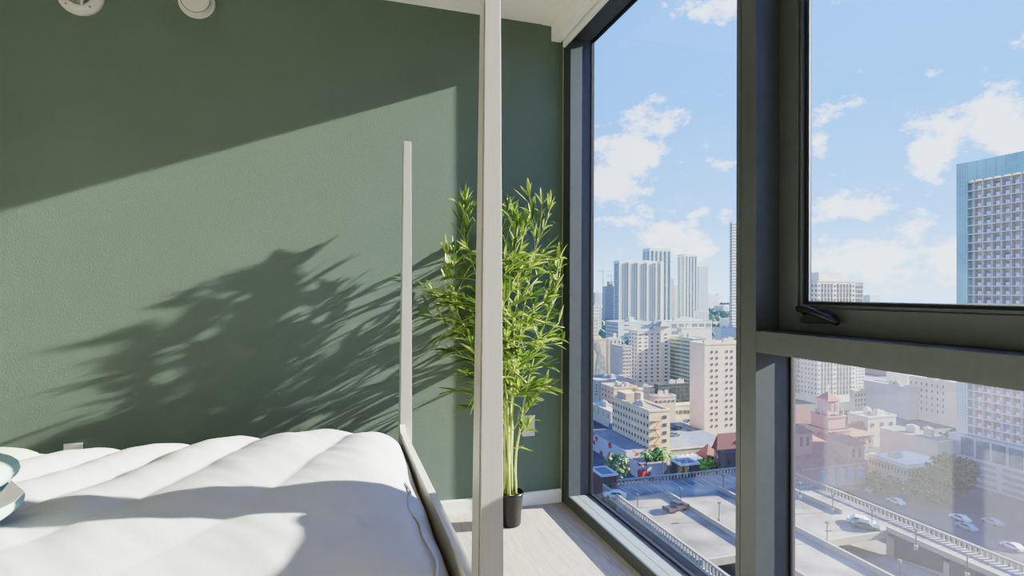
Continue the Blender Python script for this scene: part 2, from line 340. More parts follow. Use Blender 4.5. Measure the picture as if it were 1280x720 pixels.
# duvet: closed puffy sheet
def duvet():
    nx, ny = 150, 120; X0, X1, Y0, Y1 = -1.25, .249, 1.150, 2.462
    vs = []; fs = []
    valleys = [-1.55,-1.28,-1.02,-.777, -.537, -.28, .091, .47]
    def bump(s):
        for a, b in zip(valleys, valleys[1:]):
            if a <= s < b:
                t = (s-a)/(b-a); return (math.sin(math.pi*t)**.8)
        return 0
    from mathutils import noise
    def h(x, y):
        s = x+.52*(2.32-y)+.035*math.sin(3.1*y+x*2)
        far = max(0, min(1, (y-1.4)/.8))
        e = .028*bump(s)*(.15+.85*far)
        dx = X1-x; dy = Y1-y; dy2 = y-Y0; dx2 = x-X0
        def edge(t, w): t = max(0, min(1, t/w)); return math.sqrt(max(0, 1-(1-t)**2))
        z = .515+.100*min(edge(dx,.20)*edge(dy,.24)*edge(dy2,.22), 1)*(.75+.25*edge(dx2,.3))
        z += e*edge(dy,.12)*edge(dx,.2)
        z += .010*noise.noise((x*2.2, y*2.2, 1.3))*edge(dx,.2)
        z += .006*noise.noise((x*9+y*6, y*4, 4.1))+.0035*noise.noise((x*16+y*13, y*7, 7.7))+.008*noise.noise((x*5+y*3.5, y*1.5, 9.2))
        z += .020*math.exp(-((x+.05)/.3)**2-((y-2.1)/.3)**2)
        return z
    for j in range(ny+1):
        for i in range(nx+1):
            x = X0+(X1-X0)*i/nx; y = Y0+(Y1-Y0)*j/ny
            vs.append((x, y, h(x, y)))
    n1 = len(vs)
    for j in range(ny+1):
        for i in range(nx+1):
            x, y, z = vs[j*(nx+1)+i]; vs.append((x, y, min(z-.006, .504)))
    W = nx+1
    for j in range(ny):
        for i in range(nx):
            a = j*W+i; fs.append((a, a+1, a+W+1, a+W)); fs.append((a+n1, a+W+n1, a+W+1+n1, a+1+n1))
    for i in range(nx):
        fs.append((i, i+n1, i+1+n1, i+1)); a = ny*W+i; fs.append((a, a+1, a+1+n1, a+n1))
    for j in range(ny):
        a = j*W; fs.append((a, a+W, a+W+n1, a+n1)); a = j*W+nx; fs.append((a, a+n1, a+W+n1, a+W))
    d = thing('duvet', 'white puffy duvet with soft diagonal folds spread over the bed', 'duvet', (-.5, 1.8, .50))
    m = MB(); m.add(vs, fs); m.build('quilt', DUV, d, smooth=True)
    sm = MB(); sm.tube([(.200+.006*math.sin(y*31)+.008*math.sin(y*11), y, h(.200, y)+.005) for y in [1.18+i*.02 for i in range(30)]], .004, 6); sm.build('seam_piping', DUV, d, smooth=True)
duvet()
pl = MB(); supere(pl, (-1.255, 2.20, .578), (.29, .25, .075)); tag(pl.build('pillow', SAGE, smooth=True, origin=(-1.255,2.20,.50)), 'pale sage pillow at the head of the bed under the duvet edge', 'pillow')
cu = thing('folded_throw', 'mint green plush throw folded in two fat layers at the left edge of the bed', 'throw', (-1.0, 1.6, .62))
q = MB(); supere(q, (-1.0, 1.61, .672), (.262, .17, .05), 3.0); q.build('lower_layer', MINT, cu, smooth=True)
q = MB(); supere(q, (-1.005, 1.61, .748), (.262, .17, .048), 2.6); q.build('upper_layer', MINT, cu, smooth=True)
def tagmat():
    m, nt, b = nodes('printed care tag'); N = nt.nodes.new; L = nt.links.new
    tc = N('ShaderNodeTexCoord'); w = N('ShaderNodeTexWave'); w.inputs['Scale'].default_value = 75; w.inputs['Distortion'].default_value = 1.5; w.bands_direction = 'Z'; L(tc.outputs['Object'], w.inputs[0])
    r = N('ShaderNodeValToRGB'); r.color_ramp.elements[0].position = .1; r.color_ramp.elements[0].color = (.44,.43,.43,1); r.color_ramp.elements[1].position = .3; r.color_ramp.elements[1].color = (.56,.54,.53,1)
    L(w.outputs[0], r.inputs[0]); L(r.outputs[0], b.inputs[0]); b.inputs['Roughness'].default_value = .8; return m
tp = [at_depth(-4, 622, 1.24), at_depth(14, 600, 1.24), at_depth(31, 614, 1.22), at_depth(17, 628, 1.22), at_depth(-4, 638, 1.22)]
q = MB(); q.add([tuple(v) for v in tp]+[tuple(v+Fh*.0015) for v in tp], [(0,1,2,3,4),(9,8,7,6,5)]+[(i,(i+1)%5,(i+1)%5+5,i+5) for i in range(5)]); q.build('care_tag', tagmat(), cu)
# ------------------------------------------------------------------ bamboo plant
PX, PY = .836, 2.735
plant = thing('potted_bamboo', 'leafy artificial bamboo in a small black pot by the window corner', 'plant', (PX, PY, 0))
MB().lathe([(0,0),(.052,0),(.056,.004),(.066,.155),(.070,.158),(.070,.166),(.064,.168),(.061,.150),(.058,.145)], (PX,PY,0), 48).build('pot', BLK, plant, smooth=True)
MB().lathe([(0,.152),(.03,.151),(.060,.146)], (PX,PY,0), 32).build('soil', SOIL, plant, smooth=True)
def leaf(mb, p, d, L, w, droop):
    d = d.normalized(); side = d.cross(Uz)
    if side.length < .05: side = Vector((1,0,0))
    side.normalize(); side = (side+Uz*R.uniform(-.7,.7)).normalized(); nrm = side.cross(d)
    e_ = p+d*L
    if (e_-Vector((PX,PY,0))).dot(Rh) > .29 and e_.x > .95: return
    pts = []
    for t, k in ((0,.12),(.25,.85),(.5,1),(.78,.6),(1,0.03)):
        c = p+d*(L*t)-Uz*(droop*t*t*L)
        pts.append((c-side*w*k*.5+nrm*w*.12*k, c+side*w*k*.5+nrm*w*.12*k, c))
    vs = []; 
    for a, b, c in pts: vs += [a, c, b]
    for v in vs:
        if v.y > D-.012: v.y = D-.012-R.random()*.004
        if v.x > XI-.02: v.x = XI-.02
    fs = []
    for i in range(4):
        fs += [(i*3,i*3+1,i*3+4,i*3+3),(i*3+1,i*3+2,i*3+5,i*3+4)]
    mb.add(vs, fs)
fol = MB(); twig = MB()
def sprig(p, d, n, L):
    q = Vector(p); dd = Vector(d).normalized(); path = [q.copy()]
    for i in range(n):
        dd = (dd+Vector((R.uniform(-.15,.15),R.uniform(-.12,.12),R.uniform(-.12,.05)))).normalized()
        q = q+dd*L; q.y = min(q.y, D-.03); path.append(q.copy())
        for s in (-1, 1):
            if R.random() < .9:
                sd = Rh*s*R.uniform(.25,1)+Vector((0,R.uniform(-.5,.5),R.uniform(-.25,.6)))
                leaf(fol, q, dd*R.uniform(.6,1.1)+sd*.6, R.uniform(.08,.14), R.uniform(.015,.023), R.uniform(.05,.5))
    for k in range(2): leaf(fol, q, dd+Vector((R.uniform(-.3,.3),R.uniform(-.3,.3),R.uniform(-.2,.3))), R.uniform(.09,.14), .018, .15)
    twig.tube(path, .0018, 5)
tips = [(577,290,.03),(674,292,.0),(652,302,.05),(604,300,-.02),(556,365,.03),(694,372,.0),(638,330,.03),(618,288,.04)]
for px, py, off in tips:
    tip = at_depth(px, py, 2.86+off*1.0); base = Vector((PX+R.uniform(-.03,.03), PY+R.uniform(-.03,.03), .15))
    n = 16; path = []; rad = []
    bow = R.uniform(.25,.5)
    for i in range(n+1):
        t = i/n; e = t**(1.7+bow)
        path.append(Vector((base.x+(tip.x-base.x)*e, base.y+(tip.y-base.y)*e, base.z+(tip.z-base.z)*t))+Vector((R.uniform(-.004,.004),R.uniform(-.004,.004),0)))
        rad.append(.0062*(1-.75*t)*(1.12 if i % 2 == 0 else .95))
    MB().tube(path, rad, 8).build('cane', CULM, plant, smooth=True)
    for i in range(4, n+1):
        t = i/n; p = path[i]
        if p.z < .42: continue
        for k in range(2 if p.z > .62 else (1 if i % 2 else 0)):
            a = R.uniform(0, 2*math.pi); sp_ = min(1, (p.z-.3)/.5)*(1.15 - .55*max(0, (p.z-1.2)/.5))
            d = Rh*math.cos(a)*1.1+Vector((0,1,0))*math.sin(a)*.55+Uz*R.uniform(.15,.9)
            if i >= n-1: d = Uz+Rh*R.uniform(-.35,.35)
            sprig(p, d, R.choice((2,3,3,4)), .050*sp_+.006)
for px, py, tx, ty in ((626,420,543,380),(626,400,540,318),(655,450,700,395),(610,500,575,488),(650,520,690,485),(648,545,664,530),(640,540,668,505),(642,560,652,560),(628,465,560,440),(655,400,706,405),(640,380,560,410),(640,440,595,480)):
    a = at_depth(px, py, 2.85); b = at_depth(tx, ty, 2.83+R.uniform(-.1,.05)); dv = b-a; sprig(a, dv, max(2, int(dv.length/.05)), min(.052, dv.length/3))
fo = fol.build('foliage', LEAF, plant); tw = tag(twig.build('twigs', CULM, plant, smooth=True), kind='stuff')
# ------------------------------------------------------------------ the city below and beyond (metres, same axes as the room)
ZG, ZD = -58.0, -42.0
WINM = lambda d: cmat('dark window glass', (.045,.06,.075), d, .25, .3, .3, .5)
FPS = []
def footprint(*a, **k):
    q = footprint_(*a, **k); FPS.append(q); return q
def footprint_(xl, xc, xr, d, dy=None, dx=None):
    c = at_depth(xc, 366, d); X, Y = c.x, c.y
    if dy is None: r = ray(xl); Y2 = X/r.x*r.y
    else: Y2 = Y+dy
    if dx is None: r = ray(xr); X2 = Y/r.y*r.x
    else: X2 = X+dx
    return X, X2, Y, Y2
def facade(par, fp, zb, zt, left=None, front=None, d=200, mode='each', wm=None, name='window', depth=.12, counter=None):
    X, X2, Y, Y2 = fp; wm = wm or WINM(d); mesh = {}
    def pane(kind, a, b, z0, z1):
        if kind == 'L': return (X-depth, X+.05, a, b, z0, z1)
        return (a, b, Y-depth, Y+.05, z0, z1)
    for kind, spec in (('L', left), ('F', front)):
        if not spec: continue
        nc, nr, fw, fh = spec[:4]; skip = spec[4] if len(spec) > 4 else ()
        a0, a1 = (Y, Y2) if kind == 'L' else (X, X2); cw = (a1-a0)/nc; rh = (zt-zb)/nr
        for i in range(nc):
            if i in skip: continue
            ca = a0+cw*(i+.5); m = MB()
            for j in range(nr):
                cz = zb+rh*(j+.52); q = pane(kind, ca-cw*fw/2, ca+cw*fw/2, cz-rh*fh/2, cz+rh*fh/2)
                if mode == 'each':
                    key = kind
                    if key not in mesh:
                        w, h2 = cw*fw/2, rh*fh/2
                        b = MB()
                        if kind == 'L': b.box(-depth,.05,-w,w,-h2,h2)
                        else: b.box(-w,w,-depth,.05,-h2,h2)
                        o = b.build(name, wm); o.parent = par; mesh[key] = o
                    else:
                        o = mesh[key].copy(); COL.objects.link(o)
                    o0 = Vector(par['_o']); o.location = Vector((X, ca, cz) if kind == 'L' else (ca, Y, cz))-o0
                else: m.box(*q)
            if mode != 'each': m.build(name+'_column' if not name.endswith('strip') else name, wm, par)
def bldg(label, xl, xc, xr, ytop, d, col, left=None, front=None, zb=None, ztw=None, mode='each', dy=None, dx=None, roof=(.45,.45,.44), par=.6, units=2, name='building', cat='building', group=None, base=ZG, bands=0, wm=None, top=None, var=.05, fins=0, seed=1):
    fp = footprint(xl, xc, xr, d, dy, dx); X, X2, Y, Y2 = fp
    zt = at_depth(xc, ytop, d).z if top is None else top
    t = thing(name, label, cat, ((X+X2)/2, (Y+Y2)/2, base), group)
    rr = random.Random(seed+int(xc*7+ytop))
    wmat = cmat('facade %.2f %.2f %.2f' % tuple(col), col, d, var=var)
    MB().box(X, X2, Y, Y2, base, zt).build('walls', wmat, t)
    p = MB(); w = .4
    p.box(X-.15,X2+.15,Y-.15,Y+w,zt-.1,zt+par).box(X-.15,X2+.15,Y2-w,Y2,zt-.1,zt+par).box(X-.15,X+w,Y+w,Y2-w,zt-.1,zt+par).box(X2-w,X2+.15,Y+w,Y2-w,zt-.1,zt+par)
    p.build('parapet', wmat, t)
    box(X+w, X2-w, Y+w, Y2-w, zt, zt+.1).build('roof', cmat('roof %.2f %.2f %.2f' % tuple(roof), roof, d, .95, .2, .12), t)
    for k in range(units):
        sx, sy = (X2-X)*rr.uniform(.1,.22), (Y2-Y)*rr.uniform(.08,.2); cx = X+(X2-X)*rr.uniform(.25,.75); cy = Y+(Y2-Y)*rr.uniform(.25,.75); hh = rr.uniform(1,2.6)*(1 if d < 400 else 2)
        MB().box(cx-sx/2,cx+sx/2,cy-sy/2,cy+sy/2,zt+.1,zt+hh).box(cx-sx*.3,cx+sx*.1,cy-sy*.3,cy+sy*.2,zt+hh,zt+hh+.4).build('rooftop_unit', cmat('unit grey', (.55,.55,.53), d), t)
    a = zb if zb is not None else base+3; b = ztw if ztw is not None else zt-1
    facade(t, fp, a, b, left, front, d, mode, wm)
    if bands:
        rh = (b-a)/bands; n = 0
        bm_ = cmat('slab edge', (.82,.83,.84), d)
        for j in range(bands+1):
            z = a+rh*j; MB().box(X-.5, X2+.2, Y-.5, Y2+.2, z-.18, z+.18).build('floor_slab', bm_, t)
    if fins:
        bm_ = cmat('white fin', (.85,.86,.86), d)
        for i in range(fins+1):
            x = X+(X2-X)*i/fins; box(x-.45, x+.45, Y-.8, Y+.1, base+8, zt).build('fin', bm_, t)
    return t, fp, zt
def gmat():
    m, nt, b = nodes('city ground'); N = nt.nodes.new; L = nt.links.new
    tc = N('ShaderNodeTexCoord'); nz = N('ShaderNodeTexNoise'); nz.inputs['Scale'].default_value = .012; nz.inputs['Detail'].default_value = 9; nz.inputs['Roughness'].default_value = .65; L(tc.outputs['Object'], nz.inputs[0])
    r = N('ShaderNodeValToRGB'); e = r.color_ramp.elements; e[0].position = .40; e[0].color = (.06,.10,.04,1); e[1].position = .62; e[1].color = (.25,.25,.23,1); e.new(.5).color = (.12,.14,.09,1)
    L(nz.outputs['Fac'], r.inputs[0])
    near = N('ShaderNodeTexNoise'); near.inputs['Scale'].default_value = .15; near.inputs['Detail'].default_value = 5; L(tc.outputs['Object'], near.inputs[0])
    nr = N('ShaderNodeValToRGB'); nr.color_ramp.elements[0].color = (.075,.075,.075,1); nr.color_ramp.elements[1].color = (.13,.13,.13,1); L(near.outputs['Fac'], nr.inputs[0])
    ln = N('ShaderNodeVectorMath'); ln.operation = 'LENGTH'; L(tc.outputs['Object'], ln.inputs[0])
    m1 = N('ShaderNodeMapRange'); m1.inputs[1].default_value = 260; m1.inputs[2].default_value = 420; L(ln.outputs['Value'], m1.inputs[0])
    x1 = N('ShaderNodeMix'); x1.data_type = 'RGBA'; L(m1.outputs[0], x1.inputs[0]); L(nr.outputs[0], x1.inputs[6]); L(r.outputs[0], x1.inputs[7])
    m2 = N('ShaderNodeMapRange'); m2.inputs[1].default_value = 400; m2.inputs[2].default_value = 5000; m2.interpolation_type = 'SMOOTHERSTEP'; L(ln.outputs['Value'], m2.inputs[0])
    x2 = N('ShaderNodeMix'); x2.data_type = 'RGBA'; L(m2.outputs[0], x2.inputs[0]); L(x1.outputs[2], x2.inputs[6]); x2.inputs[7].default_value = (.36,.46,.56,1)  # far ground colour fades into painted distance haze
    L(x2.outputs[2], b.inputs['Base Color']); b.inputs['Roughness'].default_value = .95; b.inputs['Specular IOR Level'].default_value = 0; return m
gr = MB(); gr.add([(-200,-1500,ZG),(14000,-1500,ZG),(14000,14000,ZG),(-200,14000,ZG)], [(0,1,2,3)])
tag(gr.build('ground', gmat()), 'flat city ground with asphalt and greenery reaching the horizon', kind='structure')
# ---------- parking garage
CONC = mat('pale concrete deck', (.14,.122,.09), .9, .2, .13, c2=(.27,.236,.176))
CONB = mat('cream concrete', (.34,.29,.20), .85, .08, .6)
ga = thing('parking_garage', 'rooftop parking deck in pale concrete with slotted cream railing below the window', 'parking garage', (79, 80, ZG))
XA, XB, YA, YB, YR = 55.5, 102.0, 18.0, 113.0, 77.0
d_ = MB(); d_.box(XA, XB, YR, YB, ZD-.6, ZD).box(67, 80, YA, YR, ZD-.6, ZD).box(95, XB, YA, YR, ZD-.6, ZD); d_.build('deck', CONC, ga)
MB().prism_x([(YR-40, ZD-.5),(YR+6, ZD-4.6),(YR+6, ZD-5.2),(YR-40, ZD-1.1)], 80, 95).build('ramp', CONC, ga)
MB().prism_x([(YR-40, ZD-.5),(YR+6, ZD-4.6),(YR+6, ZD-5.2),(YR-40, ZD-1.1)], XA, 67).build('ramp', CONC, ga)
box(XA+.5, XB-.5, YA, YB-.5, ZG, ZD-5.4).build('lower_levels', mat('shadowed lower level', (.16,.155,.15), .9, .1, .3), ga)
for a, b in ((XA+.1,67),(80,95)): box(a, b, YR-.4, YR, ZD-.9, ZD+.35).build('edge_beam', CONB, ga)
MB().prism_x([(YR, ZD+1.0),(YR, ZD-4.8),(YR-42, ZD-.8),(YR-42, ZD+1.0)], 95, 95.5).build('ramp_wall', CONB, ga)
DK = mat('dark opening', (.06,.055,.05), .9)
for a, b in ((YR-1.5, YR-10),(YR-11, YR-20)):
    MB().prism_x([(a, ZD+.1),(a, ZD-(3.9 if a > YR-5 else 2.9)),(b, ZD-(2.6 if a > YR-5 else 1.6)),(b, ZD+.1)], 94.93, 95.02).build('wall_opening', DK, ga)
MB().prism_x([(YR, ZD-.5),(YR, ZD-4.8),(YR-42, ZD-.8),(YR-42, ZD+.0)], 79.7, 80).build('ramp_wall', CONB, ga)
for x, a, b in ((67, 60, 105), (79.6, 18, 104), (94.3, 85.6, 105)):
    box(x-.22, x+.22, a, b, ZD-.1, ZD+.9).build('barrier', CONB, ga)
def railing(x0, y0, x1, y1, zt=1.15, zb=-1.0):
    L = math.hypot(x1-x0, y1-y0); n = int(L/.85); ux, uy = (x1-x0)/L, (y1-y0)/L; m = MB(); m2 = MB()
    def seg(mb, a, b, z0, z1, w):
        ax, ay, bx, by = x0+ux*a, y0+uy*a, x0+ux*b, y0+uy*b
        mb.box(min(ax,bx)-w*abs(uy), max(ax,bx)+w*abs(uy), min(ay,by)-w*abs(ux), max(ay,by)+w*abs(ux), ZD+z0, ZD+z1)
    seg(m, 0, L, zt-.3, zt, .22); seg(m, 0, L, zb, zb+.45, .22)
    for i in range(n+1): seg(m2, i*L/n-.17, i*L/n+.17, zb+.45, zt-.3, .13)
    m.build('rail', CONB, ga); tag(m2.build('balusters', CONB, ga), kind='stuff')
railing(XA, YA, XA, YB); railing(XA, YB, XB, YB); railing(XB, YA, XB, YB)
RP = mat('white road paint', (.42,.42,.40), .8)
for i in range(30): box(98.2, 101.6, 40+i*2.5, 40.15+i*2.5, ZD, ZD+.02).build('stall_line', RP, ga)
for i in range(14): box(57+i*2.6, 57.15+i*2.6, 106.5, 111.5, ZD, ZD+.02).build('stall_line', RP, ga)
BRK = mat('dark red brick', (.11,.05,.035), .85, .15, 1.2)
for x0, y0, w, l, lab in ((XA-.3, 111.5, 3.6, 5.5, 'dark brick stair tower at the near left corner of the garage deck'), (76.6, 113.3, 4.6, 4.2, 'dark brick stair tower in the middle of the far garage railing')):
    t = thing('stair_tower', lab, 'stair tower', (x0+w/2, y0+l/2, ZG))
    box(x0, x0+w, y0, y0+l, ZG, ZD+2.7).build('walls', BRK, t)
    MB().box(x0-.3,x0+w+.3,y0-.3,y0+.2,ZD+2.7,ZD+3.1).box(x0-.3,x0+w+.3,y0+l-.2,y0+l+.3,ZD+2.7,ZD+3.1).box(x0-.3,x0+.2,y0+.2,y0+l-.2,ZD+2.7,ZD+3.1).box(x0+w-.2,x0+w+.3,y0+.2,y0+l-.2,ZD+2.7,ZD+3.1).build('coping', mat('white coping', (.45,.45,.43), .7), t)
    box(x0+.2, x0+w-.2, y0+.2, y0+l-.2, ZD+2.6, ZD+2.75).build('roof', mat('grey slate roof', (.13,.15,.16), .9), t)
    box(x0+w*.35, x0+w*.6, y0-.06, y0, ZD, ZD+2.1).build('door', DK, t)
def lamp(p, h, lab):
    t = thing('lamp_post', lab, 'lamp post', p)
    MB().tube([p, (p[0], p[1], p[2]+h)], .09, 8).build('pole', mat('dark lamp metal', (.05,.05,.05), .5), t)
    MB().box(p[0]-.22,p[0]+.22,p[1]-.22,p[1]+.22,p[2]+h-.1,p[2]+h+.3).build('lamp_head', mat('lamp head', (.12,.12,.11), .5), t)
    MB().lathe([(0,0),(.3,0),(.3,.7),(0,.7)], p, 12).build('footing', CONB, t)
for px, py, lab in ((797,640,'lamp post on the deck left of the dark pickup'),(851,632,'lamp post just behind the dark pickup'),(904,614,'lamp post in the shade near the far railing, left of the mullion'),
    (899,651,'lamp post at the middle barrier beside the mullion'),(1000,624,'lamp post on the short barrier, farthest of the right pane row'),(1041,640,'lamp post at the end of the short barrier'),(1034,678,'lamp post above the ramp edge at the long barrier'),
    (1090,660,'lamp post behind the parked teal car'),(1145,687,'lamp post beside the sloping ramp wall'),(988,712,'lamp post at the bottom left corner of the right pane'),(1209,722,'nearest tall dark lamp post at the bottom of the right pane'),(1125,730,'lamp post head rising from the bottom edge over the ramp')):
    p = at_z(px, py, ZD); lamp((p.x, p.y, ZD), 3.3, lab)
CARC = {}
def car(px, py, z, heading, col, lab, kind='car', group=None):
    p = at_z(px, py, z); L, W, H = (4.6,1.8,1.45) if kind == 'car' else (5.6,2.0,1.8)
    t = thing('pickup_truck' if kind != 'car' else 'car', lab, 'car' if kind == 'car' else 'truck', (p.x, p.y, z), group)
    if kind == 'car':
        prof = [(-2.3,.3),(2.3,.3),(2.32,.6),(2.2,.78),(1.15,.92),(.55,1.4),(-.9,1.45),(-1.75,.98),(-2.25,.92),(-2.33,.6)]; gl = [(.98,.95),(.5,1.33),(-.85,1.38),(-1.55,1.0)]
    else:
        prof = [(-2.8,.45),(2.8,.45),(2.82,.9),(2.7,1.1),(1.5,1.2),(.85,1.78),(-.5,1.82),(-.7,1.2),(-.75,.95),(-2.6,.95),(-2.62,1.2),(-2.82,1.2)]; gl = [(1.3,1.22),(.8,1.7),(-.45,1.74),(-.6,1.22)]
    cm = mat('car paint %.2f %.2f %.2f' % col, col, .3, .02, 2)
    b = MB(); b.prism_y(prof, -W/2, W/2); o = b.build('body', cm); o.parent = t
    g = MB(); g.prism_y(gl, -W/2-.02, W/2+.02); o = g.build('side_windows', mat('car glass', (.02,.025,.03), .2)); o.parent = t
    for sx in (-1.4, 1.4):
        for sy in (-W/2, W/2-.2):
            w = MB(); w.lathe([(0,0),(.33,0),(.33,.2),(0,.2)], (sx, sy, .33), 14, 'y'); o = w.build('wheel', GASK); o.parent = t
    t.rotation_euler = (0,0,heading); return t
car(845, 638, ZD, .25, (.045,.035,.04), 'dark pickup truck parked alone on the sunny deck', 'truck')
car(769, 622, ZD, 2.6, (.40,.40,.40), 'silver car beside the left stair tower')
car(1082, 661, ZD, -.9, (.05,.10,.085), 'teal car parked at the corner of the ramp opening')
car(1076, 655, ZD, -.9, (.6,.58,.5), 'pale car parked behind the teal one')
for i, (px, py) in enumerate(((1200,650),(1208,661),(1120,629),(1266,686),(1090,614),(1240,655))):
    car(px, py, ZG, 1.5 if i != 4 else .2, ((.7,.7,.7),(.35,.37,.4),(.6,.62,.64),(.65,.65,.66),(.5,.5,.5),(.3,.3,.32))[i], ['white car on the street beyond the right railing','grey car parked behind the white one beyond the railing','light car in the lot in front of the flat white building','white car at the far right edge of the street','grey car by the trees next to the church','dark grey car in front of the garage podium'][i])
# ---------- trees
def tree(px, py, h, rad, lab, col=(.10,.17,.05), z=ZG, palm=False, n=1300, d=None, seed=0):
    p = at_z(px, py, z) if d is None else at_depth(px, 400, d); rr = random.Random(int(px*13+py))
    t = thing('palm_tree' if palm else 'tree', lab, 'tree', (p.x, p.y, z))
    MB().tube([(p.x,p.y,z),(p.x+.1,p.y,z+h*.5),(p.x,p.y+.1,z+h*(.95 if palm else .75))], [.22,.18,.12], 7).build('trunk', mat('bark', (.16,.12,.09), .9), t)
    f = MB()
    if palm:
        for k in range(16):
            a = k*2.4; el = rr.uniform(-.2,.9); u = Vector((math.cos(a),math.sin(a),0)); q = Vector((p.x,p.y,z+h*.95)); s = Vector((-u.y,u.x,0)); prev = None
            for j in range(6):
                tt = j/5; c = q+u*(rad*tt)+Uz*(rad*(el*tt-1.1*tt*tt)); w = .35*math.sin(math.pi*min(.95,tt+.12)); cur = (c-s*w-Uz*.2*w, c+Uz*.05, c+s*w-Uz*.2*w)
                if prev: f.add([*prev, *cur], [(0,1,4,3),(1,2,5,4)])
                prev = cur
    else:
        lobes = [(Vector((rr.uniform(-.5,.5)*rad, rr.uniform(-.5,.5)*rad, rr.uniform(-.25,.25)*h)), rr.uniform(.45,.75)*rad) for _ in range(7)]
        for k in range(n):
            c0, r0 = rr.choice(lobes); v = Vector((rr.gauss(0,1),rr.gauss(0,1),rr.gauss(0,.8))).normalized()*r0*rr.uniform(.75,1.05); c = Vector((p.x,p.y,z+h*.68))+c0+v; s = rr.uniform(.05,.11)*rad
            a = Vector((rr.gauss(0,1),rr.gauss(0,1),rr.gauss(0,1))).normalized(); b = a.cross(v).normalized()*s; a = a.normalized()*s
            f.add([c-a-b, c+a-b*.6, c+a*.8+b, c-a*.7+b], [(0,1,2,3)])
    f.build('crown', mat('tree foliage %.2f %.2f' % (col[0], col[1]), col, .9, .35, .8, spec=.03, c2=(col[0]*1.5, col[1]*1.35, col[2]*1.2)), t)
for a in ((768,606,8.5,4.5,'rounded dusty green tree beside the left stair tower',(.17,.22,.11)),(819,592,9,3.4,'dark green tree at the foot of the fire escape corner',(.07,.15,.05)),
    (856,597,5,3,'low bush left of the middle stair tower',(.14,.22,.06)),(884,594,5,3.2,'bright green shrub below the red brick houses',(.22,.34,.06)),(896,592,5,3,'bright green shrub right next to the brick house wall',(.20,.32,.06)),
    (1189,585,12,5,'dark green tree between the white building and the glass tower',(.06,.11,.04)),(1200,622,7,3.2,'dark tree over the street right of the white building',(.06,.10,.04)),
    (1094,616,5.5,2.9,'tree in front of the white building next to the church',(.07,.085,.045)),(1115,622,5.5,2.9,'tree in the middle of the row before the white building',(.07,.085,.045)),(1142,628,5.5,2.9,'tree below the corner of the white building',(.07,.085,.045)),(1163,632,5.5,2.9,'tree at the street end of the tree row',(.07,.085,.045)),
    (1188,630,12,6,'dark tree in the shade beyond the railing',(.05,.07,.04)),(1150,612,5,2.6,'tree shading the front wall of the white building',(.07,.10,.04))): tree(*a)
for a in ((808,600,9,3,'palm tree left of the fire escape corner of the yellow building'),(828,600,10,3.2,'palm tree right of the dark green tree'),(838,598,8,3,'palm tree standing at the cream lot wall'),(868,528,8,3.5,'palm tree before the white arcade building')):
    tree(*a, col=(.20,.27,.09), palm=True)
# ---------- mid-distance buildings, left window
YEL = (.86,.68,.44); CRM = (.80,.72,.58); PNK = (.84,.71,.60)
t, fp, zt = bldg('long yellow apartment building with fire escapes on its end wall', 766, 812, 838, 515, 191, YEL, (13,5,.36,.42), (2,5,.16,.42,(0,)), zb=ZG+4, ztw=ZG+17.6, roof=(.20,.22,.26), units=1)
X, X2, Y, Y2 = fp
facade(t, (X, X2, Y, Y2), ZG+4, ZG+17.6, None, (8,5,.33,.42,(0,1,2,3,4,7)), 191)
FE = mat('rust fire escape', (.36,.19,.10), .8); w_ = X2-X
fe = MB()
for j in range(5):
    z = ZG+4.4+j*2.72; fe.box(X+w_*.12, X+w_*.52, Y-1.0, Y, z-.06, z+.06).box(X+w_*.12, X+w_*.52, Y-1.02, Y-.96, z+.9, z+1.0)
    for k in range(7): x = X+w_*(.12+.4*k/6); fe.box(x-.03, x+.03, Y-1.0, Y-.95, z, z+.95)
    if j < 4:
        a, b = (X+w_*.18, X+w_*.46) if j % 2 else (X+w_*.46, X+w_*.18); fe.tube([(a,Y-.6,z),(b,Y-.6,z+2.72)], .16, 4)
fe.build('fire_escape', FE, t)
MB().box(X+1.5, X2-1.5, Y2-8, Y2-1, zt, zt+2.8).lathe([(0,zt+4.4),(1.6,zt+4.2),(1.6,zt)], (X+4, Y2-13, 0), 16).build('roof_house', cmat('yellow roof house', (.62,.47,.33), 200), t)
bldg('low yellow wing with small windows left of the long yellow building', 735, 764, 767, 516, 243, (.68,.58,.42), (5,4,.2,.4), zb=ZG+4, dx=7, roof=(.55,.54,.5))
bldg('orange-yellow stucco block with stepped roof behind the long yellow building', 752, 768, 797, 486, 262, (.70,.50,.32), (4,4,.3,.35), (3,2,.2,.3), roof=(.45,.42,.38), units=3)
bldg('low cream building with flat roofs at the far left below the mural', 728, 749, 768, 478, 300, (.62,.55,.42), (4,4,.35,.4), roof=(.30,.31,.32), units=3, dx=22)
bldg('low cream roof cluster below the beige high-rise', 795, 800, 838, 488, 262, CRM, None, (7,1,.5,.5), zb=ZG+12, roof=(.5,.48,.45), units=6)
bldg('low pale roof with vents left of the black glass box', 812, 818, 845, 497, 236, (.60,.52,.45), None, (5,1,.5,.5), zb=ZG+12, roof=(.42,.42,.42), units=4)
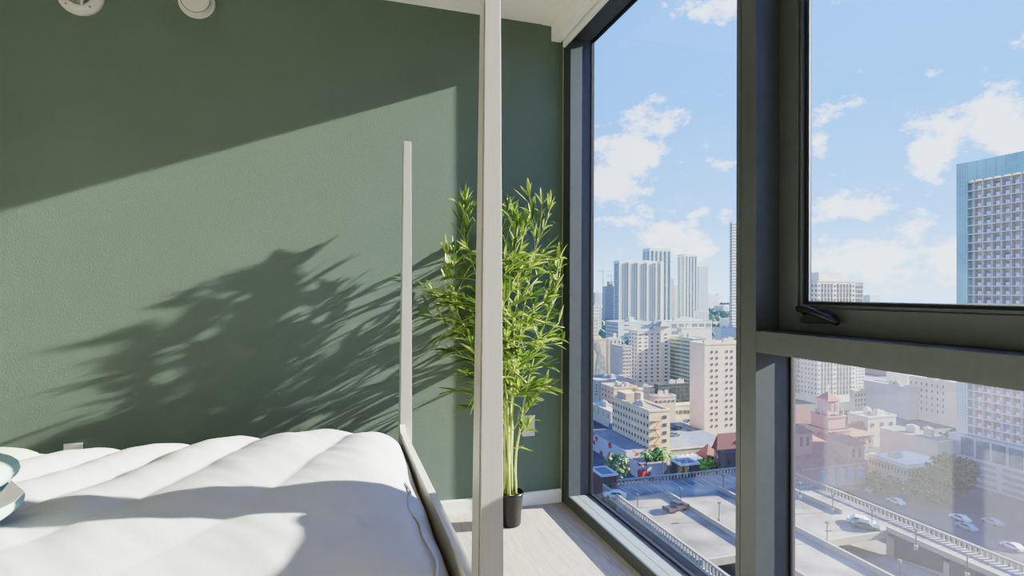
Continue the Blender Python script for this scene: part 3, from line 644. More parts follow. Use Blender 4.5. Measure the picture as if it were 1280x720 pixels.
# painted wall sheds
def mural_mat():
    m, nt, b = nodes('painted mural wall'); N = nt.nodes.new; L = nt.links.new
    tc = N('ShaderNodeTexCoord'); mp = N('ShaderNodeMapping'); mp.inputs['Scale'].default_value = (.25,.25,.4); L(tc.outputs['Object'], mp.inputs[0])
    v = N('ShaderNodeTexVoronoi'); v.inputs['Scale'].default_value = 1.4; L(mp.outputs[0], v.inputs[0])
    s = N('ShaderNodeSeparateColor'); L(v.outputs['Color'], s.inputs[0]); r = N('ShaderNodeValToRGB'); r.color_ramp.interpolation = 'CONSTANT'; e = r.color_ramp.elements
    e[0].color = (.50,.46,.40,1); e[1].position = .45; e[1].color = (.48,.05,.045,1)
    for p_, c in ((.62,(.50,.46,.40)),(.78,(.10,.09,.12)),(.88,(.55,.12,.10))): e.new(p_).color = (*c,1)
    L(s.outputs[0], r.inputs[0]); L(r.outputs[0], b.inputs[0]); b.inputs['Roughness'].default_value = .9; return m
MUR = mural_mat()
def shed(lab, xl, xc, xr, ytop, d, dx):
    fp = footprint(xl, xc, xr, d, dx=dx); X, X2, Y, Y2 = fp; zt = at_depth(xc, ytop, d).z
    t = thing('painted_shed', lab, 'building', ((X+X2)/2, (Y+Y2)/2, ZG))
    box(X+.1, X2, Y+.1, Y2, ZG, zt).build('walls', cmat('shed grey', (.45,.43,.41), d), t); MB().box(X, X+.1, Y, Y2, ZG, zt+.5).box(X,X2,Y,Y+.1,ZG,zt+.5).build('mural_wall', MUR, t, label='wall painted in red, white and black')
    box(X+.2, X2, Y+.2, Y2, zt, zt+.1).build('roof', cmat('shed roof', (.20,.21,.23), d, .95, .15, .2), t)
shed('long low shed with red and white painted wall below the yellow building', 735, 783, 800, 566, 186, 9.5)
shed('small low shed with red painted wall nearest the palm trees', 783, 803, 812, 583, 176, 9)
t = thing('lot_wall', 'cream retaining wall along the parking lot right of the yellow building', 'wall', (115, 150, ZG))
a, b = at_z(838, 582, ZG), at_z(880, 574, ZG); MB().box(a.x, b.x+6, b.y, b.y+.5, ZG, ZG+4.2).box(a.x-.3, b.x+6.3, b.y-.2, b.y+.7, ZG+4.2, ZG+4.5).build('wall_body', CONB, t)
lot = MB(); lot.box(a.x, 139.5, b.y+.8, b.y+43, ZG, ZG+4.0); tag(lot.build('parking_lot', mat('blue grey asphalt', (.14,.155,.18), .9, .15, .2), origin=(a.x+10,b.y+20,ZG)), 'raised blue-grey asphalt parking lot behind the cream wall', 'parking lot')
for px, py, c, lab in ((846,536,(.04,.04,.05),'black car far left in the raised parking lot'),(866,538,(.06,.06,.07),'dark car in the raised lot near the peach tower'),(860,528,(.3,.3,.32),'grey car at the back of the raised lot'),(843,545,(.10,.11,.12),'charcoal car in the front row of the raised lot')): car(px, py, ZG+4, .2, c, lab)
bldg('black glass box building with white roof', 818, 823, 868, 482, 262, (.03,.035,.04), None, (9,4,.9,.8), roof=(.75,.75,.73), units=2, mode='col', wm=cmat('black reflective glass', (.03,.045,.05), 262, .15, .5, .2))
t, fp, zt = bldg('low white arcade building behind the raised parking lot', 832, 838, 885, 508, 243, (.66,.65,.60), None, (9,1,.6,.4), zb=ZG+5, roof=(.72,.70,.62), units=0)
t, fp, zt = bldg('beige high-rise with rows of dark windows and a hip-roofed tower', 786, 797, 826, 414, 340, (.84,.78,.66), (3,13,.35,.42), (4,13,.34,.40), zb=ZG+4, roof=(.45,.40,.36), units=2)
X, X2, Y, Y2 = fp; e0 = at_depth(826, 400, 338).x; e1 = at_depth(836.5, 400, 338).x
MB().box(X2-.5, X2+6, Y-1.2, Y+7, ZG, zt+2.8).build('corner_tower', cmat('facade 0.84 0.78 0.66', (.84,.78,.66), 340), t)
MB().add([(X2-1.5,Y-2.2,zt+2.8),(X2+7,Y-2.2,zt+2.8),(X2+7,Y+8,zt+2.8),(X2-1.5,Y+8,zt+2.8),(X2+2.7,Y+2.9,zt+6.2)], [(3,2,1,0),(0,1,4),(1,2,4),(2,3,4),(3,0,4)]).build('hip_roof', cmat('brown tile', (.30,.24,.19), 340), t)
facade(t, (X2+1.2, X2+5, Y-1.2, Y+7), ZG+4, zt-1, None, (1,13,.5,.38), 340, mode='col')
bldg('beige building with blank side wall left of the high-rise', 763, 779, 790, 434, 318, (.60,.54,.44), None, (3,11,.35,.4), zb=ZG+4, roof=(.62,.58,.5), units=1)
bldg('white framed block behind the blank beige wall', 757, 762, 777, 424, 400, (.68,.68,.68), None, (3,9,.35,.9), roof=(.6,.6,.6))
t, fp, zt = bldg('tan building with a dark mural shape on its end wall at the left frame', 738, 743, 758, 425, 395, (.62,.47,.27), None, None, roof=(.6,.6,.58), units=2)
X, X2, Y, Y2 = fp; q = MB(); H_ = zt-ZG
pr = [(.15,.05),(.95,.05),(.9,.5),(.6,.62),(.45,.9),(.2,.97),(.05,.8),(.35,.6),(.2,.35)]
q.add([(X+(X2-X)*u, Y-.15, ZG+H_*v) for u, v in pr], [tuple(range(len(pr)))]); q.build('wall_painting', cmat('mural shade', (.17,.19,.19), 395, var=.4), t)
bldg('small yellow block above the tan mural building', 738, 742, 748, 397, 560, (.66,.55,.38), None, (2,8,.4,.3), units=0)
bldg('green glass office block with horizontal dark bands', 835, 866, 884, 424, 330, (.45,.56,.50), (1,11,.92,.42), None, zb=ZG+5, roof=(.62,.66,.64), units=3, wm=cmat('green dark glass', (.10,.15,.14), 330, .2, .4, .2))
t, fp, zt = bldg('cream and peach tower with blank side wall and small paired windows', 862.5, 881, 948, 431, 225, PNK, None, (11,13,.26,.42,(0,3,6,8)), zb=ZG+4, ztw=-21.5, roof=(.5,.47,.43), units=3)
bldg('white flat parapet block above the peach tower', 846, 852, 889, 411, 420, (.68,.65,.66), None, None, units=2)
bldg('pale blue rooftop block right of the peach tower', 893, 902, 926, 411, 300, (.50,.60,.78), None, (2,3,.5,.2), units=1)
bldg('pale cyan podium with dark glazed left side at the white tower foot', 757, 773, 815, 403, 600, (.62,.72,.72), (9,6,.6,.7), (2,5,.3,.3), roof=(.35,.4,.35), units=4, mode='col')
bldg('white podium with dark square openings at the foot of the far towers', 818, 830, 890, 402, 600, (.66,.70,.74), (3,4,.5,.6), (7,3,.7,.6), roof=(.35,.4,.33), units=4)
# ---------- red roofed brick houses, canopy
def hiphouse(lab, xl, xc, xr, yeave, yridge, d, col, roofc, nwl=0, nwf=2):
    fp = footprint(xl, xc, xr, d); X, X2, Y, Y2 = fp; z1 = at_depth(xc, yeave, d).z; z2 = at_depth(xc, yridge, d).z
    t = thing('hip_roofed_house', lab, 'house', ((X+X2)/2, (Y+Y2)/2, ZG)); box(X, X2, Y, Y2, ZG, z1).build('walls', col, t)
    o = .6; m = min(X2-X, Y2-Y)/2
    if X2-X > Y2-Y: rdg = [((X+m), (Y+Y2)/2, z2), ((X2-m), (Y+Y2)/2, z2)]; fs = [(3,2,1,0),(0,1,5,4),(2,3,4,5),(1,2,5),(3,0,4)]
    else: rdg = [((X+X2)/2, Y+m, z2), ((X+X2)/2, Y2-m, z2)]; fs = [(3,2,1,0),(0,1,4),(1,2,5,4),(2,3,5),(3,0,4,5)]
    MB().add([(X-o,Y-o,z1),(X2+o,Y-o,z1),(X2+o,Y2+o,z1),(X-o,Y2+o,z1)]+rdg, fs).build('roof', roofc, t)
    facade(t, fp, z1-7, z1-.4, (nwl,2,.35,.6) if nwl else None, (nwf,2,.3,.6), d, depth=.1); return t, fp
BR1 = mat('red house brick', (.33,.11,.085), .85, .1, .6); BR2 = mat('pink brown brick', (.31,.17,.13), .85, .12, .6); TILE = mat('red brown roof tile', (.15,.05,.04), .85, .15, .8); TILE2 = mat('terracotta tile', (.28,.095,.06), .85, .18, .5)
hiphouse('low red brick house with red roof left of the taller brick house', 873, 884, 898, 572, 558, 186, BR1, TILE2, 3, 1)
hiphouse('taller brick house with dark red hipped roof beside the peach tower', 893, 897, 932, 562, 543, 180, BR2, TILE, 1, 4)
bldg('dark brick block with flat white roof next to the mullion', 901, 907, 935, 568, 168, (.15,.08,.07), None, (3,2,.3,.3), roof=(.74,.76,.8), units=0)
zc = MB(); c0, c1 = at_z(850, 590, ZG), at_z(880, 586, ZG); n = 5; w_ = (c1.x-c0.x)/n
for i in range(n):
    x = c0.x+w_*i; zc.add([(x,c0.y,ZG+2.6),(x+w_/2,c0.y,ZG+4),(x+w_,c0.y,ZG+2.6),(x,c0.y+6,ZG+2.6),(x+w_/2,c0.y+6,ZG+4),(x+w_,c0.y+6,ZG+2.6),(x,c0.y,ZG+2.4),(x+w_/2,c0.y,ZG+3.8),(x+w_,c0.y,ZG+2.4)], [(0,3,4,1),(1,4,5,2),(0,1,7,6),(1,2,8,7)])
t = thing('zigzag_canopy', 'white folded zigzag canopy roof in front of the red brick houses', 'canopy', (c0.x, c0.y, ZG)); zc.build('folded_roof', mat('white canopy', (.9,.85,.75), .7), t)
zc = MB()
for i in range(n+1): zc.tube([(c0.x+w_*i, c0.y+.3, ZG),(c0.x+w_*i, c0.y+.3, ZG+2.6)], .12, 6)
zc.build('posts', DK, t)
# ---------- far towers
t, fp, zt = bldg('broad white residential tower with dark vertical window columns', 767, 774, 828, 328, 800, (.80,.82,.83), (1,30,.7,.7), (19,30,.46,.62), zb=ZG+8, roof=(.6,.6,.6), units=4, mode='col', par=3, wm=cmat('blue green tower glass', (.09,.20,.26), 250, .25))
X, X2, Y, Y2 = fp
for i in (0, 4, 8, 12, 16, 19):
    x = X+(X2-X)*i/19; box(x-.8, x+.8, Y-2, Y+1, ZG+8, zt+1).build('fin', cmat('white fin', (.88,.88,.87), 600), t)
MB().box(X2-4.5, X2+.5, Y-2.5, Y+1, ZG+8, zt+3).build('edge_pier', cmat('cream pier', (.9,.88,.82), 600), t)
bldg('tall pale glass tower behind the broad white tower', 803, 812, 838, 313, 950, (.70,.78,.80), (2,40,.6,.6), (5,40,.55,.6), zb=ZG+8, units=3, mode='col', par=4, wm=cmat('blue green tower glass', (.09,.20,.26), 350, .25), fins=5)
bldg('slim grey-green tower right of the tall glass tower', 836, 838, 842.5, 348, 1050, (.45,.56,.60), None, (2,30,.6,.6), mode='col', units=0)
bldg('short cream tower between the glass towers', 842, 843, 848, 357, 1150, (.75,.70,.62), None, (2,26,.4,.5), mode='col', units=0)
bldg('white twin-fronted tower with crown fins in the middle of the skyline', 846.5, 856, 871, 320, 1000, (.80,.82,.82), (2,38,.5,.6), (4,38,.45,.6), zb=ZG+8, units=5, mode='col', par=4, wm=cmat('blue green tower glass', (.09,.20,.26), 400, .25), fins=4)
t, fp, zt = bldg('blue glass tower with yellow-green rooftop', 871.5, 873, 885.5, 333, 1100, (.50,.62,.78), None, (5,36,.55,.7), zb=ZG+8, units=0, mode='col', wm=cmat('blue tower glass', (.22,.34,.55), 800, .25))
X, X2, Y, Y2 = fp; box(X+2, X2-6, Y+2, Y2-2, zt, zt+7).build('roof_house', cmat('yellow green', (.62,.66,.35), 900), t)
bldg('lower pale blue wing under the blue glass tower', 868, 872, 886, 389, 950, (.55,.68,.82), None, (3,6,.8,.4), mode='col', units=0)
bldg('slim tall tower with balcony edges next to the mullion', 912, 915, 940, 278, 500, (.66,.72,.80), (2,44,.6,.6), None, zb=ZG+8, units=0, mode='col', bands=44)
t, fp, zt = bldg('dark concrete tower under construction with brown top', 753, 757, 767.5, 358, 1000, (.26,.25,.26), None, (5,24,.5,.5), zb=ZG+8, units=0, mode='col')
X, X2, Y, Y2 = fp; box(X+8, X2-1, Y+3, Y2-2, zt, zt+9).build('formwork_top', cmat('brown formwork', (.34,.20,.16), 600), t)
for px, yt, lab in ((754,337,'thin grey tower crane left of the unfinished tower'),(764,343,'thin grey tower crane above the unfinished tower top')):
    b = at_depth(px, yt, 1060); t = thing('tower_crane', lab, 'crane', (b.x, b.y, ZG)); cmn = cmat('crane grey', (.45,.5,.52), 700)
    box(b.x-.7, b.x+.7, b.y-.7, b.y+.7, ZG, b.z).build('mast', cmn, t); box(b.x-8, b.x+14, b.y-.5, b.y+.5, b.z-2.5, b.z-1.4).build('jib', cmn, t); box(b.x-8, b.x-5, b.y-.8, b.y+.8, b.z-5, b.z-2.4).build('counterweight', cmn, t)
bldg('small pale blue tower at the far left edge of the view', 742, 744, 750, 366, 900, (.60,.70,.82), None, (3,16,.4,.5), mode='col', units=1)
bldg('white low tower beside the far left edge, below the cranes', 739, 742, 752, 382, 750, (.72,.76,.80), None, (3,9,.4,.5), mode='col', units=1)
# ---------- right window
t, fp, zt = bldg('tall cream office tower with dark vertical stripes behind the church', 985, 1022, 1069, 352, 300, (.80,.77,.68), (9,24,.34,.42,(7,8)), (12,24,.42,.86,(0,5,11)), zb=ZG+4, roof=(.6,.6,.6), units=2, mode='col')
X, X2, Y, Y2 = fp
MB().box(X+4, X2-6, Y+3, Y2-6, zt, zt+5.2).build('penthouse', cmat('penthouse white', (.8,.8,.8), 300), t)
facade(t, fp, ZG+4, zt-1, None, (12,24,.3,.42,(1,2,3,4,6,7,8,9,10)), 300, mode='col')
fe = MB()
for j in range(14):
    z = ZG+4+j*3.0; ya = at_x(1000, 480, X).y; yb = at_x(990, 480, X).y; fe.box(X-1.6, X, ya, yb, z, z+.25)
    fe.add([(X-1.5,ya,z),(X-.9,ya,z),(X-.9,yb,z+3),(X-1.5,yb,z+3),(X-1.5,ya,z+.5),(X-.9,ya,z+.5),(X-.9,yb,z+3.5),(X-1.5,yb,z+3.5)], [(0,1,2,3),(7,6,5,4),(0,4,5,1),(2,6,7,3),(0,3,7,4),(1,5,6,2)])
fe.build('fire_escape', cmat('grey steel stair', (.28,.30,.31), 300), t)
bldg('narrow grey office slab beside the cream office tower', 1061, 1069, 1079, 354, 330, (.30,.33,.36), None, (3,24,.5,.6), mode='col', units=0)
bldg('pale lilac-white wing with small windows right of the striped office', 1068, 1069, 1081, 440, 310, (.66,.67,.70), None, (3,13,.3,.4), mode='col', units=0)
bldg('cream low block in front of the lilac-white wing', 1062, 1068, 1083, 489, 275, (.64,.60,.45), None, (4,3,.4,.5), units=1)
bldg('blank lilac-grey warehouse wall in the middle of the right pane', 1080, 1137, 1150, 486, 262, (.52,.53,.60), None, None, roof=(.6,.6,.62), units=3)
bldg('white block with small dark windows next to the glass tower', 1136, 1197, 1215, 480, 247, (.64,.61,.60), (9,5,.22,.42,(0,1)), None, zb=ZG+4, roof=(.5,.5,.5), units=6)
bldg('small pale blue rooftop box above the lilac wall', 1108, 1134, 1140, 470, 330, (.60,.68,.80), None, None, units=0)
bldg('brown roofed wide block behind the lilac wall', 1078, 1112, 1135, 464, 400, (.34,.22,.19), None, None, roof=(.30,.2,.17), units=1)
# dark long roof
t, fp, zt = bldg('long low building with dark green-grey roof behind the white flat building', 1100, 1172, 1197, 553, 176, (.42,.41,.38), None, None, roof=(.13,.15,.12), units=3, par=.2)
bldg('small pale grey roof building left of the dark long roof', 1060, 1085, 1120, 523, 215, (.48,.48,.50), None, (3,2,.3,.4), roof=(.5,.5,.52), units=6)
t, fp, zt = bldg('flat-roofed white civic building with columned front beside the church', 1086, 1134, 1187, 583, 168, (.64,.61,.54), (12,1,.3,.5), (11,1,.35,.62), zb=ZG+4, roof=(.95,.95,.98), units=1, par=.4)
X, X2, Y, Y2 = fp; MB().box(X-.9, X2+.9, Y-.9, Y2+.5, zt-.6, zt-.05).build('cornice', cmat('white cornice', (.74,.72,.66), 168), t)
# church
ch = None
PK = mat('salmon pink stucco', (.46,.21,.16), .85, .06, .5); PKL = mat('light pink trim', (.50,.31,.25), .8, .05, .5)
fp = footprint(985, 1003, 1083, 163); X, X2, Y, Y2 = fp; Y2 = Y+26; zw = at_depth(1003, 585, 163).z
ch = thing('church', 'salmon pink church with arched windows, red tile roofs and a stepped bell tower', 'church', ((X+X2)/2, (Y+Y2)/2, ZG))
box(X, X2, Y, Y2, ZG, zw).build('nave_walls', PK, ch)
MB().box(X-.3,X2+.3,Y-.3,Y,zw-.8,zw).box(X-.3,X2+.3,Y-.2,Y,zw-6.6,zw-6.3).build('cornice', PKL, ch)
m_ = (Y2-Y)/2; zr = zw+5.5
MB().add([(X-.6,Y-.6,zw),(X2+.6,Y-.6,zw),(X2+.6,Y2,zw),(X-.6,Y2,zw),(X+3,Y+m_,zr),(X2-8,Y+m_,zr)], [(3,2,1,0),(0,1,5,4),(1,2,5),(2,3,4,5),(3,0,4)]).build('nave_roof', TILE2, ch)
GL = mat('church window glass', (.30,.36,.38), .3, .2, 1)
for i in range(5):
    cx = X+(X2-X)*(.30+.15*i); w2_ = .95; a = MB(); pts = [(cx-w2_,zw-6),(cx+w2_,zw-6)]+[(cx+w2_*math.cos(q*math.pi/8), zw-2.3+w2_*math.sin(q*math.pi/8)) for q in range(9)]
    a.prism_y(pts, Y-.12, Y+.05); wo = a.build('arched_window', GL, ch)
    a = MB(); ptl = [(cx-w2_*1.3,zw-6.3),(cx+w2_*1.3,zw-6.3)]+[(cx+w2_*1.3*math.cos(q*math.pi/8), zw-2.3+w2_*1.3*math.sin(q*math.pi/8)) for q in range(9)]
    a.prism_y(ptl, Y-.06, Y+.03); a.build('surround', PKL, wo)
def tower_stage(px, d, w, z0, z1, nm, m=PK):
    c = at_depth(px, 400, d); b = MB().box(c.x-w/2, c.x+w/2, c.y-w/2, c.y+w/2, z0, z1); b.box(c.x-w/2-.3, c.x+w/2+.3, c.y-w/2-.3, c.y+w/2+.3, z1-.5, z1); b.build(nm, m, ch); return c
zf = lambda py, d=190: at_depth(1035, py, d).z
c = tower_stage(1035, 190, 9.5, ZG, zf(533), 'tower_base'); c = tower_stage(1035, 190, 7.2, zf(533), zf(517), 'tower_stage'); c = tower_stage(1035, 190, 4.6, zf(517), zf(498), 'belfry', PKL)
for sx in (-1.1, 1.1):
    box(c.x+sx-.5, c.x+sx+.5, c.y-2.4, c.y-2.25, zf(512), zf(503)).build('belfry_opening', mat('opening rust', (.30,.12,.10), .9), ch)
z0 = zf(498); MB().add([(c.x-2.6,c.y-2.6,z0),(c.x+2.6,c.y-2.6,z0),(c.x+2.6,c.y+2.6,z0),(c.x-2.6,c.y+2.6,z0),(c.x,c.y,zf(489))], [(3,2,1,0),(0,1,4),(1,2,4),(2,3,4),(3,0,4)]).build('belfry_roof', TILE2, ch)
MB().box(c.x-.14,c.x+.14,c.y-.14,c.y+.14,zf(489),zf(480)).box(c.x-.8,c.x+.8,c.y-.12,c.y+.12,zf(484),zf(482.8)).build('cross', mat('white cross', (.8,.8,.8), .6), ch)
for sx in (-1,1):
    for q in range(3): MB().lathe([(0,2.0),(.35,1.5),(.35,0)], (c.x+sx*3.1, c.y-3+q*2.6, zf(517)), 8).build('finial', PKL, ch)
def gable(px0, px1, d, L, yeave, yridge, nm, roofm=TILE2):
    a = at_depth(px0, yeave, d); b = at_depth(px1, yeave, d); x0, x1, y = a.x, b.x, a.y; z1, z2 = a.z, at_depth((px0+px1)/2, yridge, d).z
    w = MB().prism_y([(x0,ZG),(x1,ZG),(x1,z1),((x0+x1)/2,z2),(x0,z1)], y, y+L).build(nm+'_walls', PK, ch)
    MB().prism_y([(x0-.6,z1-.2),((x0+x1)/2,z2),(x1+.6,z1-.2),(x1+.6,z1+.2),((x0+x1)/2,z2+.45),(x0-.6,z1+.2)], y-.4, y+L).build(nm+'_roof', roofm, ch)
gable(986, 1012, 176, 12, 560, 546, 'transept'); gable(1055, 1086, 176, 12, 560, 549, 'chapel')
for px, d, w, yt in ((996,172,6,538),(1060,172,6,552)):
    c = at_depth(px, yt, d); MB().box(c.x-w/2,c.x+w/2,c.y-w/2,c.y+w/2,ZG,c.z).build('turret', PK, ch)
    MB().add([(c.x-w*.6,c.y-w*.6,c.z),(c.x+w*.6,c.y-w*.6,c.z),(c.x+w*.6,c.y+w*.6,c.z),(c.x-w*.6,c.y+w*.6,c.z),(c.x,c.y,c.z+2.2)], [(3,2,1,0),(0,1,4),(1,2,4),(2,3,4),(3,0,4)]).build('turret_roof', TILE, ch)
    for s in (-1.2, 1.2): box(c.x+s-.45, c.x+s+.45, c.y-w/2-.08, c.y-w/2, c.z-4, c.z-1.2).build('turret_window', DK, ch)
t, fp = hiphouse('rectory with red-brown hipped roof and cream window fronts left of the church tower', 978, 988, 1018, 530, 508, 215, mat('cream rectory wall', (.36,.31,.21), .85), TILE, 0, 6)
hiphouse('long terracotta roofed hall to the right of the church bell tower', 1048, 1062, 1092, 546, 530, 212, BR2, TILE2, 0, 4)
# glass tower on the right
X = at_depth(1198, 366, 180).x; Yf = at_depth(1198, 366, 180).y; Yn = 84.0; zt = at_depth(1198, 200, 180).z
gt = thing('glass_tower', 'tall glass condominium tower with balcony floors at the right edge', 'tower', (X+10, (Yf+Yn)/2, ZG))
zp0, zp1 = -49.6, -42.8
GT = cmat('aqua curtain glass', (.44,.74,.84), 180, .15, .25, .08, .6); box(X+1.2, X+26, Yn, Yf, zp1, zt-7).build('core_walls', cmat('pale lilac wall', (.98,1.0,1.0), 180), gt)
yg = at_x(1211, 366, X).y
MB().box(X-.6, X+26, yg, Yf+.2, ZG, zt-1.5).build('glass_corner', GT, gt); MB().box(X-.6, X+.1, Yn, yg, zt-7.5, zt-1.5).build('glass_crown', GT, gt)
ml = MB(); nfl = 29; rh = (zt-8-zp1)/nfl
for j in range(int((zt-1-ZG)/rh)+1):
    z = zt-1.5-j*rh
    if z > ZG: ml.box(X-.68, X-.58, yg, Yf+.2, z-.09, z+.09)
for k in range(5): y = yg+(Yf-yg)*k/4; ml.box(X-.7, X-.58, y-.08, y+.08, ZG, zt-1.5)
for k in range(16): y = Yn+(yg-Yn)*k/16; ml.box(X-.7, X-.58, y-.06, y+.06, zt-7.5, zt-1.5)
ml.box(X-.68,X-.58,Yn,yg,zt-4.6,zt-4.45)
ml.build('mullions', cmat('pale mullion', (.62,.72,.78), 180), gt)
SL = cmat('slab white', (.88,.88,.95), 180); BG = cmat('tower dark glass', (.58,.66,.80), 180, .2, .4, .3); BGW = cmat('warm curtain glass', (.74,.70,.58), 180, .3, .4, .15)
nb = 16; bw = (yg-1.5-Yn)/nb
for j in range(nfl+1):
    z = zp1+j*rh; box(X-.5, X+1.3, Yn, yg, z-.16, z+.16).build('floor_slab', SL, gt)
for i in range(nb):
    a = Yn+bw*i; m = MB(); m2 = MB(); pr_ = MB()
    for j in range(nfl):
        z = zp1+rh*j+.2
        m.box(X+1.05, X+1.2, a+bw*.05, a+bw*.36, z, z+rh*.62); m2.box(X+1.05, X+1.2, a+bw*.46, a+bw*.86, z, z+rh*.66)
        if j < 5 and (i*3+j*2) % 4 < 2: sw = box(X+1.0, X+1.22, a+bw*.46, a+bw*.86, z, z+rh*.66).build('reflection_pane', cmat('painted orange reflection', (.95,.50,.28), 180, .2), gt)  # orange reflected light painted as pane colour
        pr_.box(X-.48, X-.42, a+bw*.03, a+bw*.45, z, z+rh*.34)
    m.build('window_column', BG, gt); m2.build('window_column', BGW if i % 2 else cmat('pale blue pane', (.62,.66,.74), 180, .2, .4, .2), gt); pr_.build('balcony_rail', cmat('pale rail glass', (.85,.88,.95), 180, .2), gt)
    box(X-.3, X+1.3, a+bw*.90, a+bw*.98, zp1, zt-7).build('pier', SL, gt)
# podium
box(X-3, X+28, Yn-10, Yf+1, ZG, zp1-.4).build('podium_walls', cmat('podium white', (.60,.60,.62), 180), gt)
pg = MB()
for k in range(12):
    y = Yn-9+(Yf-2-Yn+9)*k/12; pg.box(X-3.15, X-3, y, y+(Yf-Yn)/13, zp0+.4, zp1-.9)
pg.build('lobby_glass', cmat('teal glass', (.10,.19,.22), 180, .15, .4, .3), gt)
for j in range(4):
    z = zp0-.6-j*2.0; g = MB()
    for k in range(5):
        L_ = (Yf-3-Yn+10)/5; y = Yn-10+L_*k; g.box(X-3.1, X-2.95, y+.8, y+L_-.8, z-1.0, z)
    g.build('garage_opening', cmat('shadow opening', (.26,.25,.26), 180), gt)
# ---------- distant low city and trees
rr = random.Random(5); made = 0
FC = [(.70,.68,.64),(.62,.64,.68),(.66,.58,.50),(.74,.74,.74),(.55,.58,.60)]
for i in range(120):
    px = rr.uniform(742, 1090); 
    if 920 < px < 1015: continue
    d = rr.uniform(650, 3800); h = rr.uniform(6, 24) if d < 1600 else rr.uniform(15, 60); 
    c = at_depth(px, 366, d); w = rr.uniform(14, 34)*(1+d/3000); l = rr.uniform(12, 30)*(1+d/3000); col = rr.choice(FC)
    if any(q[0]-w/2-3 < c.x < q[1]+w/2+3 and q[2]-l/2-3 < c.y < q[3]+l/2+3 for q in FPS): continue
    FPS.append((c.x-w/2, c.x+w/2, c.y-l/2, c.y+l/2))
    wm = cmat('distant wall %d' % FC.index(col), col, int(d/500)*500+300); m = MB().box(c.x-w/2,c.x+w/2,c.y-l/2,c.y+l/2,ZG,ZG+h).box(c.x-w/5,c.x+w/6,c.y-l/5,c.y+l/5,ZG+h,ZG+h+2.5)
    o = tag(m.build('distant_building', wm, origin=(c.x,c.y,ZG)), 'small pale building far off in the hazy low city', 'building', 'distant low city buildings')
    s = MB(); nf = max(2, int(h/4))
    for j in range(nf): s.box(-w*.42, w*.42, -l/2-.2, -l/2, 2+j*h/nf, 2+j*h/nf+h/nf*.4)
    q = s.build('window_strip', WINM(int(d/500)*500+300)); q.parent = o
far = MB()
for i in range(2600):
    px = rr.uniform(735, 1100); d = rr.uniform(450, 2600)
    c = at_depth(px, 366, d); s = rr.uniform(4, 9)*(1+d/2500)
    if any(q[0]-s < c.x < q[1]+s and q[2]-s < c.y < q[3]+s for q in FPS): continue
    far.add([(c.x-s,c.y,ZG),(c.x,c.y-s,ZG),(c.x+s,c.y,ZG),(c.x,c.y+s,ZG),(c.x-s*.7,c.y,ZG+s*.7),(c.x,c.y-s*.7,ZG+s*.8),(c.x+s*.7,c.y,ZG+s*.7),(c.x,c.y+s*.7,ZG+s*.75),(c.x,c.y,ZG+s*1.15)],
        [(0,1,5,4),(1,2,6,5),(2,3,7,6),(3,0,4,7),(4,5,8),(5,6,8),(6,7,8),(7,4,8)])
tag(far.build('distant_tree_canopy', mat('hazy tree canopy', (.12,.17,.08), .95, .3, .02, c2=(.19,.24,.14))), 'hazy green tree canopy spread between the far buildings', 'trees', kind='stuff')
# ------------------------------------------------------------------ sky, sun
w = bpy.data.worlds.new('sky'); SC.world = w; w.use_nodes = True; nt = w.node_tree; N = nt.nodes.new; L = nt.links.new
bg = nt.nodes['Background']
tc = N('ShaderNodeTexCoord'); sp = N('ShaderNodeSeparateXYZ'); L(tc.outputs['Generated'], sp.inputs[0])
def math_(op, a, b=None, c=None):
    n = N('ShaderNodeMath'); n.operation = op
    for i, v in enumerate((a, b, c)):
        if v is None: continue
        if isinstance(v, (int, float)): n.inputs[i].default_value = v
        else: L(v, n.inputs[i])
    return n.outputs[0]
az = math_('ARCTAN2', sp.outputs['X'], sp.outputs['Y']); el = math_('ARCSINE', sp.outputs['Z'])
gr_ = N('ShaderNodeValToRGB'); e = gr_.color_ramp.elements
SKYS = 2.0
e[0].position = 0; e[0].color = (.50,.65,.88,1); e[1].position = 1; e[1].color = (.11,.26,.85,1)
for p_, c_ in ((.03,(.42,.60,.92)),(.12,(.28,.45,1.0)),(.30,(.20,.36,1.0)),(.55,(.18,.33,1.0))): e.new(p_).color = (*c_,1)
L(math_('MAXIMUM', math_('MULTIPLY', el, 1.0), 0), gr_.inputs[0])
mp = N('ShaderNodeMapping'); mp.inputs['Scale'].default_value = (1,1,1.6); L(tc.outputs['Generated'], mp.inputs[0])
n1 = N('ShaderNodeTexNoise'); n1.inputs['Scale'].default_value = 13; n1.inputs['Detail'].default_value = 12; n1.inputs['Roughness'].default_value = .64; L(mp.outputs[0], n1.inputs[0])
n2 = N('ShaderNodeTexNoise'); n2.inputs['Scale'].default_value = 3.2; n2.inputs['Detail'].default_value = 7; n2.inputs['Roughness'].default_value = .6; L(mp.outputs[0], n2.inputs[0])
def azel(px, py):
    r = ray(px, py).normalized(); return math.atan2(r.x, r.y), math.asin(r.z)
blobs = [(782,200,50,62,1.15),(762,235,40,34,1.0),(815,180,32,26,.9),(905,213,22,12,.6),(770,274,38,15,.8),(825,302,60,22,.95),(855,264,30,16,.7),(905,272,16,14,.8),(868,308,26,36,.9),(1075,262,52,18,.95),(1170,184,42,34,1.1),(1258,150,54,50,1.2),(1110,322,120,48,.95),(1025,160,16,24,.7),(905,4,40,24,.85),(1180,332,80,40,.9),(1000,300,80,26,.6),(1072,212,16,8,.35),(1290,40,60,24,.45)]
tot = None
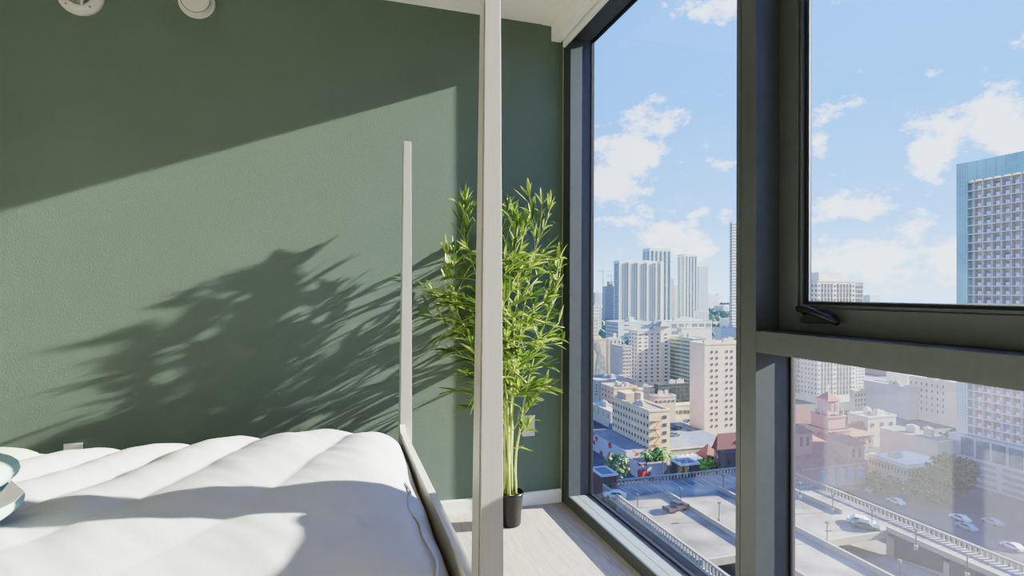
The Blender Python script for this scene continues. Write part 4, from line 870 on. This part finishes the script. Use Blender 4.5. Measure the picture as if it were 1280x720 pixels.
for bx, by, rx, ry, st in blobs:
    a0, e0 = azel(bx, by); a1, _ = azel(bx+rx, by); _, e1 = azel(bx, by-ry)
    u = math_('MULTIPLY', math_('SUBTRACT', az, a0), 1/abs(a1-a0)); v = math_('MULTIPLY', math_('SUBTRACT', el, e0), 1/abs(e1-e0))
    d2 = math_('ADD', math_('MULTIPLY', u, u), math_('MULTIPLY', v, v)); g = math_('MULTIPLY', math_('EXPONENT', math_('MULTIPLY', d2, -.8)), st)
    tot = g if tot is None else math_('MAXIMUM', tot, g)
# faint general cloud elsewhere in the sky
gen = math_('MULTIPLY', math_('SUBTRACT', n2.outputs['Fac'], .55), 1.2)
cl = math_('ADD', math_('ADD', math_('MULTIPLY', tot, 1.0), math_('MULTIPLY', math_('SUBTRACT', n1.outputs['Fac'], .5), 3.4)), math_('MAXIMUM', gen, -.05))
mr = N('ShaderNodeMapRange'); mr.inputs[1].default_value = .34; mr.inputs[2].default_value = .85; mr.interpolation_type = 'SMOOTHSTEP'; L(cl, mr.inputs[0])
k = math_('MULTIPLY', mr.outputs[0], .85)
mx = N('ShaderNodeMix'); mx.data_type = 'RGBA'; L(k, mx.inputs[0]); L(gr_.outputs[0], mx.inputs[6]); mx.inputs[7].default_value = (.74,.80,.87,1)
L(mx.outputs[2], bg.inputs[0]); bg.inputs[1].default_value = SKYS
sd_ = bpy.data.lights.new('sun', 'SUN'); so = bpy.data.objects.new('sun', sd_); COL.objects.link(so)
sd_.energy = 20; sd_.angle = math.radians(.53); sd_.color = (1,.97,.90)
sdir = Vector((-1, .147, -.387)); so.rotation_euler = sdir.to_track_quat('-Z', 'Y').to_euler(); so.location = (20, -3, 12)
# added warm fill light behind the camera, no lamp fixture there
ld = bpy.data.lights.new('fill_light', 'POINT'); lo = bpy.data.objects.new('fill_light', ld); COL.objects.link(lo); lo.location = (-.2, -1.2, 1.2); ld.shadow_soft_size = .25; ld.energy = 10; ld.color = (1,.84,.62)
SC.view_settings.view_transform = 'Filmic'; SC.view_settings.look = 'High Contrast'; SC.view_settings.exposure = 0
SC.cycles.max_bounces = 10; SC.cycles.transparent_max_bounces = 12; SC.cycles.sample_clamp_indirect = 8
for o in COL.objects:
    if '_o' in o: del o['_o']
